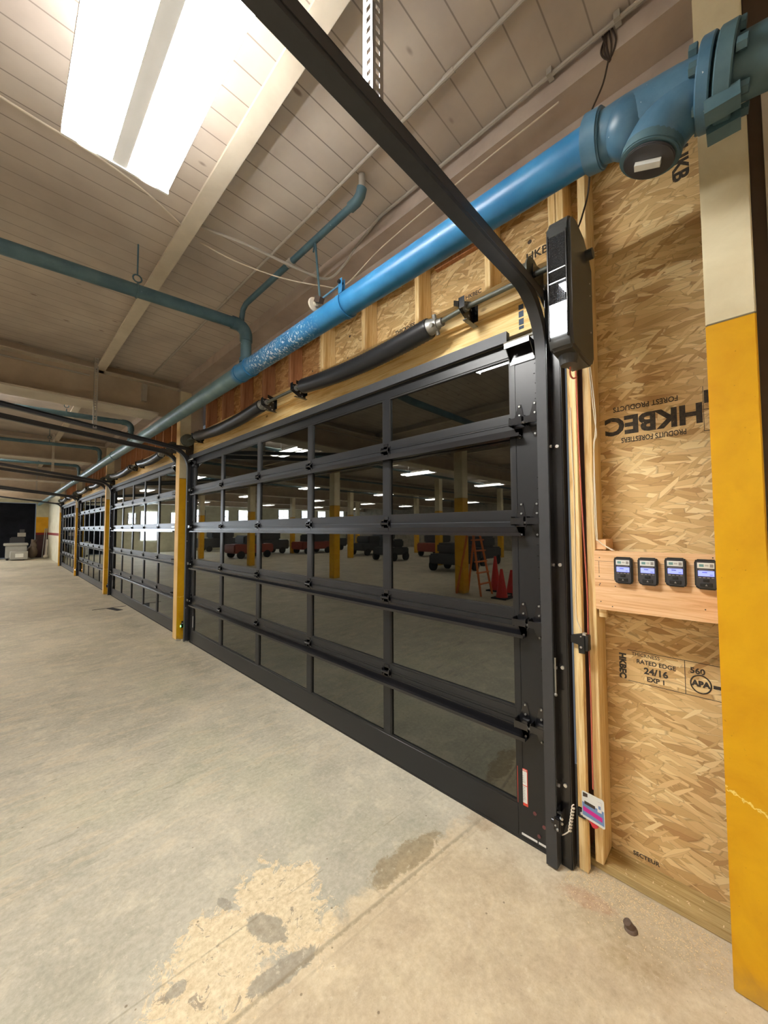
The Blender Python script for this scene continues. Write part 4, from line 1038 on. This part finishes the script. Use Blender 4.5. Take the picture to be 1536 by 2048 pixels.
# small pipe along the hall
sp = empty('small_pipe', (-.45, 2.5, 3.8))
m = MB(); m.tube([(-.45, 3.40, 3.61), (-.45, 3.39, 3.70), (-.45, 3.365, 3.77), (-.45, 3.30, 3.80), (-.45, 2.5, 3.80), (-.45, 1.74, 3.80)], .024, 16); m.build('pipe', 'bluedark', sp)
m = MB(); m.tube([(-.45, 1.80, 3.80), (-.45, 1.74, 3.80), (-.45, 1.705, 3.82), (-.45, 1.69, 3.86)], .033, 16); m.build('elbow', 'bluedark', sp)
m = MB(); m.tube([(-.45, 1.69, 3.85), (-.45, 1.69, CZ-.005)], .022, 14); m.build('riser', 'conduit', sp)
MB().cyl((-.45, 2.50, 3.80), (-.45, 2.56, 3.80), .031, 16).build('coupling', 'conduit', sp)
tag(sp, 'small blue pipe under the ceiling ending in an upturned elbow', 'pipe')

# conduits and cables on the ceiling
m = MB(); m.cyl((-.515, BACK, 3.93), (-.515, 6.1, 3.93), .011, 10); o = m.build('conduit', 'conduit'); tag(o, 'straight thin conduit along the ceiling, left of the blue main', 'conduit')
m = MB()
for y in (.25, .98, 2.1, 3.6): m.cyl((-.515, y-.03, 3.93), (-.515, y+.03, 3.93), .0145, 10)
m.each('coupling', 'conduit', o)
m = MB(); m.tube([(-.175, BACK, 3.925), (-.165, .2, 3.925), (-.160, 1.80, 3.925)] + spline([(-.154, 1.872, 3.915), (-.132, 2.088, 3.88), (-.135, 2.242, 3.80), (-.196, 2.384, 3.72), (-.397, 2.478, 3.74), (-.733, 2.647, 3.84), (-.996, 2.784, 3.9), (-1.05, 2.80, 3.93)], 6), .011, 8)
o = m.build('conduit', 'conduit'); tag(o, 'thin conduit along the edge beam that droops loose beside the rod', 'conduit')
m = MB()
for y in (.33, .62, 1.42): m.box(-.185, -.14, y-.012, y+.012, 3.915, 3.948)
m.each('clip', 'conduit', o)
m = MB(); m.tube(spline([(-.11, .60, 3.815), (-.108, 1.2, 3.795), (-.106, 1.85, 3.745), (-.165, 2.203, 3.6), (-.314, 2.324, 3.58), (-.552, 2.516, 3.62), (-.797, 2.763, 3.75), (-.987, 2.961, 3.9)], 8), .005, 6)
tag(m.build('cable', 'joist'), 'thin pale cable sagging across the ceiling above the clamp', 'cable')
m = MB(); m.tube(spline([(-2.7, 2.62, 3.93), (-2.04, 2.70, 3.925), (-1.66, 2.72, 3.92), (-1.37, 2.80, 3.925), (-1.06, 2.96, 3.93)], 8), .006, 6)
tag(m.build('cable', 'joist'), 'pale cable crossing the ceiling beyond the lit lamp', 'cable')
m = MB()
for d in (0, .012, -.012):
    m.tube(spline([(-.14, .37+d, 3.94), (-.135, .362+d*1.5, 3.87), (-.13, .372, 3.80+abs(d)), (-.135, .392-d, 3.87), (-.14, .385+d, 3.94)], 6), .004, 6)
m.tube(spline([(-.135, .376, 3.80), (-.12, .405, 3.725), (-.12, .46, 3.624), (-.12, .468, 3.556), (-.12, .473, 3.289), (-.12, .505, 3.16), (-.12, .53, 3.10)], 8), .004, 6)
tag(m.build('power_cord', 'wire_dark'), 'dark power cord hanging from a looped bundle down to the opener', 'cord')
# conduits crossing far beams
for y, z, lab in ((6.285, 3.76, 'thin conduit across the face of the nearest cross beam'), (9.6, 3.936, 'thin conduit crossing the ceiling behind the nearest cross beam')):
    m = MB(); m.cyl((LEFT+.01, y, z), (-1.22 if y < 7 else -.6, y, z), .012, 8); tag(m.build('conduit', 'conduit'), lab, 'conduit')
tag(B(-.62, -.56, 6.22, 6.298, 3.55, 3.80).build('junction_box', 'conduit'), 'small box at the end of the nearest cross beam', 'junction box')

# ------------------------------------------------------------------ lamps
def lamp(x, y, z, mat, lab, group=None, L=1.22, W=.44):
    o = empty('ceiling_light', (x, y, z))
    m = MB(); m.box(x-W/2, x+W/2, y-L/2, y+L/2, z+.012, z+.07); m.bevel(.01, 2); m.build('housing', 'white', o)
    for s in (-1, 1):
        xc = x+s*W*.285
        m = MB(); n = 8; w = W*.215
        pr_ = [(xc-w+2*w*i/n, z+.012-.030*math.sin(PI*i/n)) for i in range(n+1)]
        m.poly([(a, y-L/2+.012, b) for a, b in pr_], (0, L-.024, 0)); m.build('diffuser', mat, o)
    m = MB(); m.box(x-W*.39, x+W*.39, y-L/2+.03, y+L/2-.03, z+.0702, z+.074); m.build('added_uplight', mat+'_up', o)  # glowing strip added on the housing to light the ceiling
    m = MB(); m.box(x-W*.07, x+W*.07, y-L/2, y+L/2, z-.006, z+.012); m.build('centre_spine', 'white', o)
    m = MB(); m.box(x-W/2, x+W/2, y-L/2, y-L/2+.012, z-.012, z+.012); m.box(x-W/2, x+W/2, y+L/2-.012, y+L/2, z-.012, z+.012); m.each('end_cap', 'white', o)
    for yy in (y-L*.35, y+L*.35): MB().cyl((x, yy, z+.07), (x, yy, CZ), .004, 6).build('suspension_wire', 'galv', o)
    return tag(o, lab, 'ceiling light', group)
lamp(-1.64, 1.58, 3.5, 'diffuser', 'big glaring ceiling light with two white diffusers, overhead left')
for x in (-2.75, -7.6, -12.4, -17.0, -21.3):
    for y in (-4.6, 1.6, 7.75, 14.0, 20.1, 26.4):
        if x > -3 and -1 < y < 3: continue
        lamp(x-(.0 if x < -3 else 0), y, 3.5, 'diffuser2', 'twin tube ceiling light of the open hall, mirrored in the door glass', 'ceiling lights of the open hall', 1.22, .40)

# ------------------------------------------------------------------ small things on the floor
m = MB(); m.cyl((-.118, .398, 0), (-.118, .398, .012), .026, 14, .022); m.cyl((-.118, .398, .008), (-.128, .410, .034), .017, 12, .016); m.bevel(.002, 1)
tag(m.build('anchor_bolt', 'rusty'), 'stubby cut off bolt sticking out of the floor near the yellow column', 'bolt')
m = MB(); random.seed(21)
for i in range(2600):
    t = random.random(); y = .10+.58*random.random()**.9; x = .085-abs(random.gauss(0, .11)); 
    if x < -.4: continue
    s = .0009+.0026*random.random()**2; a = random.random()*PI; dx, dy = math.cos(a)*s*1.8, math.sin(a)*s*1.8
    z = .0012+random.random()*.001
    m.box(x-s, x+s, y-s*.4, y+s*.4, .0002, z, Matrix.Rotation(a, 3, 'Z'))
tag(m.build('sawdust', 'chip'), 'scattered sawdust and wood chips along the treated plate', 'sawdust', kind='stuff')
m = MB()
for i in range(26):
    y = .1+.45*random.random(); x = .11+.11*random.random(); s = .002+.004*random.random()
    m.box(x-s, x+s, y-s*.3, y+s*.3, .0403, .0415, Matrix.Rotation(random.random()*PI, 3, 'Z'))
tag(m.build('wood_shavings', 'chip'), 'few pale wood shavings lying on the treated plate', 'sawdust', kind='stuff')
# floor slot in the distance
m = MB(); m.box(-.62, -.03, 9.80, 9.83, .0, .004); m.box(-.33, -.22, 9.36, 9.80, 0, .004, Matrix.Rotation(.25, 3, 'Z'))
tag(m.build('floor_slot', 'rubber'), 'dark slot in the floor before the second glass door', 'floor slot')

# far end clutter
o = empty('storage_bin', (-1.35, 29.2, 0))
m = MB(); m.box(-1.78, -.93, 28.9, 29.8, .12, .80); m.bevel(.03, 2); m.build('tub', 'bin', o)
B(-1.86, -.88, 28.85, 29.85, .80, .93).bevel(.02, 2).build('lid', 'bin', o)
B(-1.60, -.90, 28.4, 28.89, .06, .50).bevel(.02, 1).build('front_box', 'bin', o)
B(-1.40, -1.08, 28.385, 28.4, .18, .38).build('white_label', 'labelwhite', o)
m = MB(); [m.cyl((x, 29.0, .06), (x, 29.08, .06), .06, 12) for x in (-1.7, -1.05)]; m.each('caster', 'rubber', o)
tag(o, 'pale grey lidded bin standing before the dark opening at the far end', 'bin')
o = empty('covered_machine', (-1.2, 30.6, 0)); m = MB(); m.box(-1.6, -.98, 30.4, 30.9, 0, 1.25); m.bevel(.05, 2); m.build('body', 'darkmach', o); B(-1.3, -.95, 30.36, 30.4, 1.28, 1.5).build('control_panel', 'conduit', o); B(-1.2, -1.0, 30.5, 30.7, 1.25, 1.7).build('post', 'darkmach', o)
tag(o, 'dark machine in the shadow behind the pale grey bin', 'machine')
m = MB(); m.sph((-.68, 29.9, .38), .40, 14, (.62, .8, .95)); m.sph((-.62, 30.0, .75), .25, 12, (.6, .8, .9)); m.cyl((-.64, 30.0, .9), (-.6, 30.0, 1.1), .1, 10, .13)
tag(m.build('sack', 'sack'), 'tan bundled sack leaning by the maroon pier at the far end', 'sack')
for x0, x1, l in ((-.22, -.08, 'left pale pole leaning on the maroon pier at the far end'), (-.10, .0, 'right pale pole leaning on the maroon pier at the far end')):
    m = MB(); m.tube([(x0, 30.3, .0), (x1, 30.82, 1.75)], .022, 8); tag(m.build('pole', 'bin'), l, 'pole')
m = MB(); m.sph((-.09, 29.6, .112), .13, 10, (1, 1, .86)); m.cyl((-.08, 29.6, .2), (-.04, 29.62, 1.1), .04, 8)
tag(m.build('bundle', 'joist'), 'pale wrapped bundle standing in the far corner', 'bundle')

# things out in the hall, seen only in the glass
def cone(x, y, h, lab):
    o = empty('traffic_cone', (x, y, 0)); 
    m = MB(); m.box(x-.19, x+.19, y-.19, y+.19, 0, .035); m.bevel(.01, 1); m.build('base', 'rubber', o)
    MB().cyl((x, y, .035), (x, y, h), .14, 20, .03).build('cone_body', 'cone', o)
    return tag(o, lab, 'traffic cone', 'traffic cones in the hall')
for x, y, h in ((-7.25, 4.85, .92), (-7.15, 4.35, .60), (-6.75, 4.00, .75), (-6.35, 4.22, .70), (-7.6, 4.4, .70)):
    cone(x, y, h, 'red traffic cone on a black base, mirrored in the near door glass')
o = empty('step_ladder', (-6.3, 5.0, 0))
for s in (-.28, .28):
    for e in (-.35, .35):
        m = MB(); m.tube([(-6.5+s, 5.05+e, 0), (-6.5+s*.55, 5.05+e*.12, 1.75)], .028, 6); m.build('rail', 'orange', o)
for i in range(6):
    z = .28+i*.27; f = 1-z/1.75*.88; m = MB(); m.box(-6.5-.26, -6.5+.26, 5.05-.35*f-.04, 5.05-.35*f+.04, z, z+.03); m.build('tread', 'orange', o)
tag(o, 'orange step ladder beside the hall column, mirrored in the glass', 'ladder')
random.seed(9)
for i, (x, y, w, h, mt) in enumerate(((-8.2, 21, 2.4, 1.3, 'redmach'), (-10.5, 23.5, 3.0, 1.5, 'darkmach'), (-9.7, 29, 3, 1.6, 'darkmach'), (-13, 21.5, 2.5, 1.3, 'redmach'), (-15.5, 23.5, 3.5, 1.5, 'darkmach'), (-14.5, 17.5, 2.0, 1.2, 'darkmach'), (-18.5, 20, 2.6, 1.4, 'darkmach'), (-16.5, 13.5, 2.2, 1.3, 'redmach'), (-12.5, 13.6, 1.4, 1.1, 'darkmach'), (-10.5, 8.3, 1.5, 1.1, 'darkmach'), (-13.5, 9.0, 2.0, 1.3, 'darkmach'))):
    o = empty('parked_cart', (x, y, 0))
    m = MB(); m.box(x-w/2, x+w/2, y-.7, y+.7, .30, h*.62); m.bevel(.06, 2); m.build('body', mt, o)
    m = MB(); m.box(x-w*.3, x+w*.25, y-.6, y+.6, h*.62, h); m.bevel(.08, 2); m.build('cab', 'darkmach', o)
    for s in (-.33, .33):
        for e in (-.65, .65): MB().cyl((x+w*s, y+e-.06, .22), (x+w*s, y+e+.06, .22), .22, 14).build('wheel', 'rubber', o)
    tag(o, 'low parked machine in the hall, only mirrored in the door glass', 'machine', 'machines parked in the hall')

# ------------------------------------------------------------------ world, camera
w = bpy.data.worlds.new('World'); bpy.context.scene.world = w; w.use_nodes = True
w.node_tree.nodes['Background'].inputs[0].default_value = (.05, .055, .06, 1); w.node_tree.nodes['Background'].inputs[1].default_value = 1.0

yaw, pit, rol = [math.radians(a) for a in (45.876, 2.533, -.2066)]
fw = Vector((math.sin(yaw)*math.cos(pit), math.cos(yaw)*math.cos(pit), math.sin(pit)))
r = Vector((math.cos(yaw), -math.sin(yaw), 0)); u = r.cross(fw)
r2 = r*math.cos(rol)+u*math.sin(rol); u2 = -r*math.sin(rol)+u*math.cos(rol)
cam = bpy.data.cameras.new('Camera'); co = bpy.data.objects.new('Camera', cam); C.objects.link(co)
co.matrix_world = Matrix((( r2.x, u2.x, -fw.x, -2.0), (r2.y, u2.y, -fw.y, 0), (r2.z, u2.z, -fw.z, 1.679), (0, 0, 0, 1)))
cam.sensor_fit = 'HORIZONTAL'; cam.sensor_width = 36; cam.lens = 743.6/1536*36; cam.clip_start = .02; cam.clip_end = 200
sc = bpy.context.scene; sc.camera = co
vs = sc.view_settings; vs.view_transform = 'Standard'; vs.look = 'None'; vs.gamma = 1; vs.use_curve_mapping = False; vs.exposure = 1.1
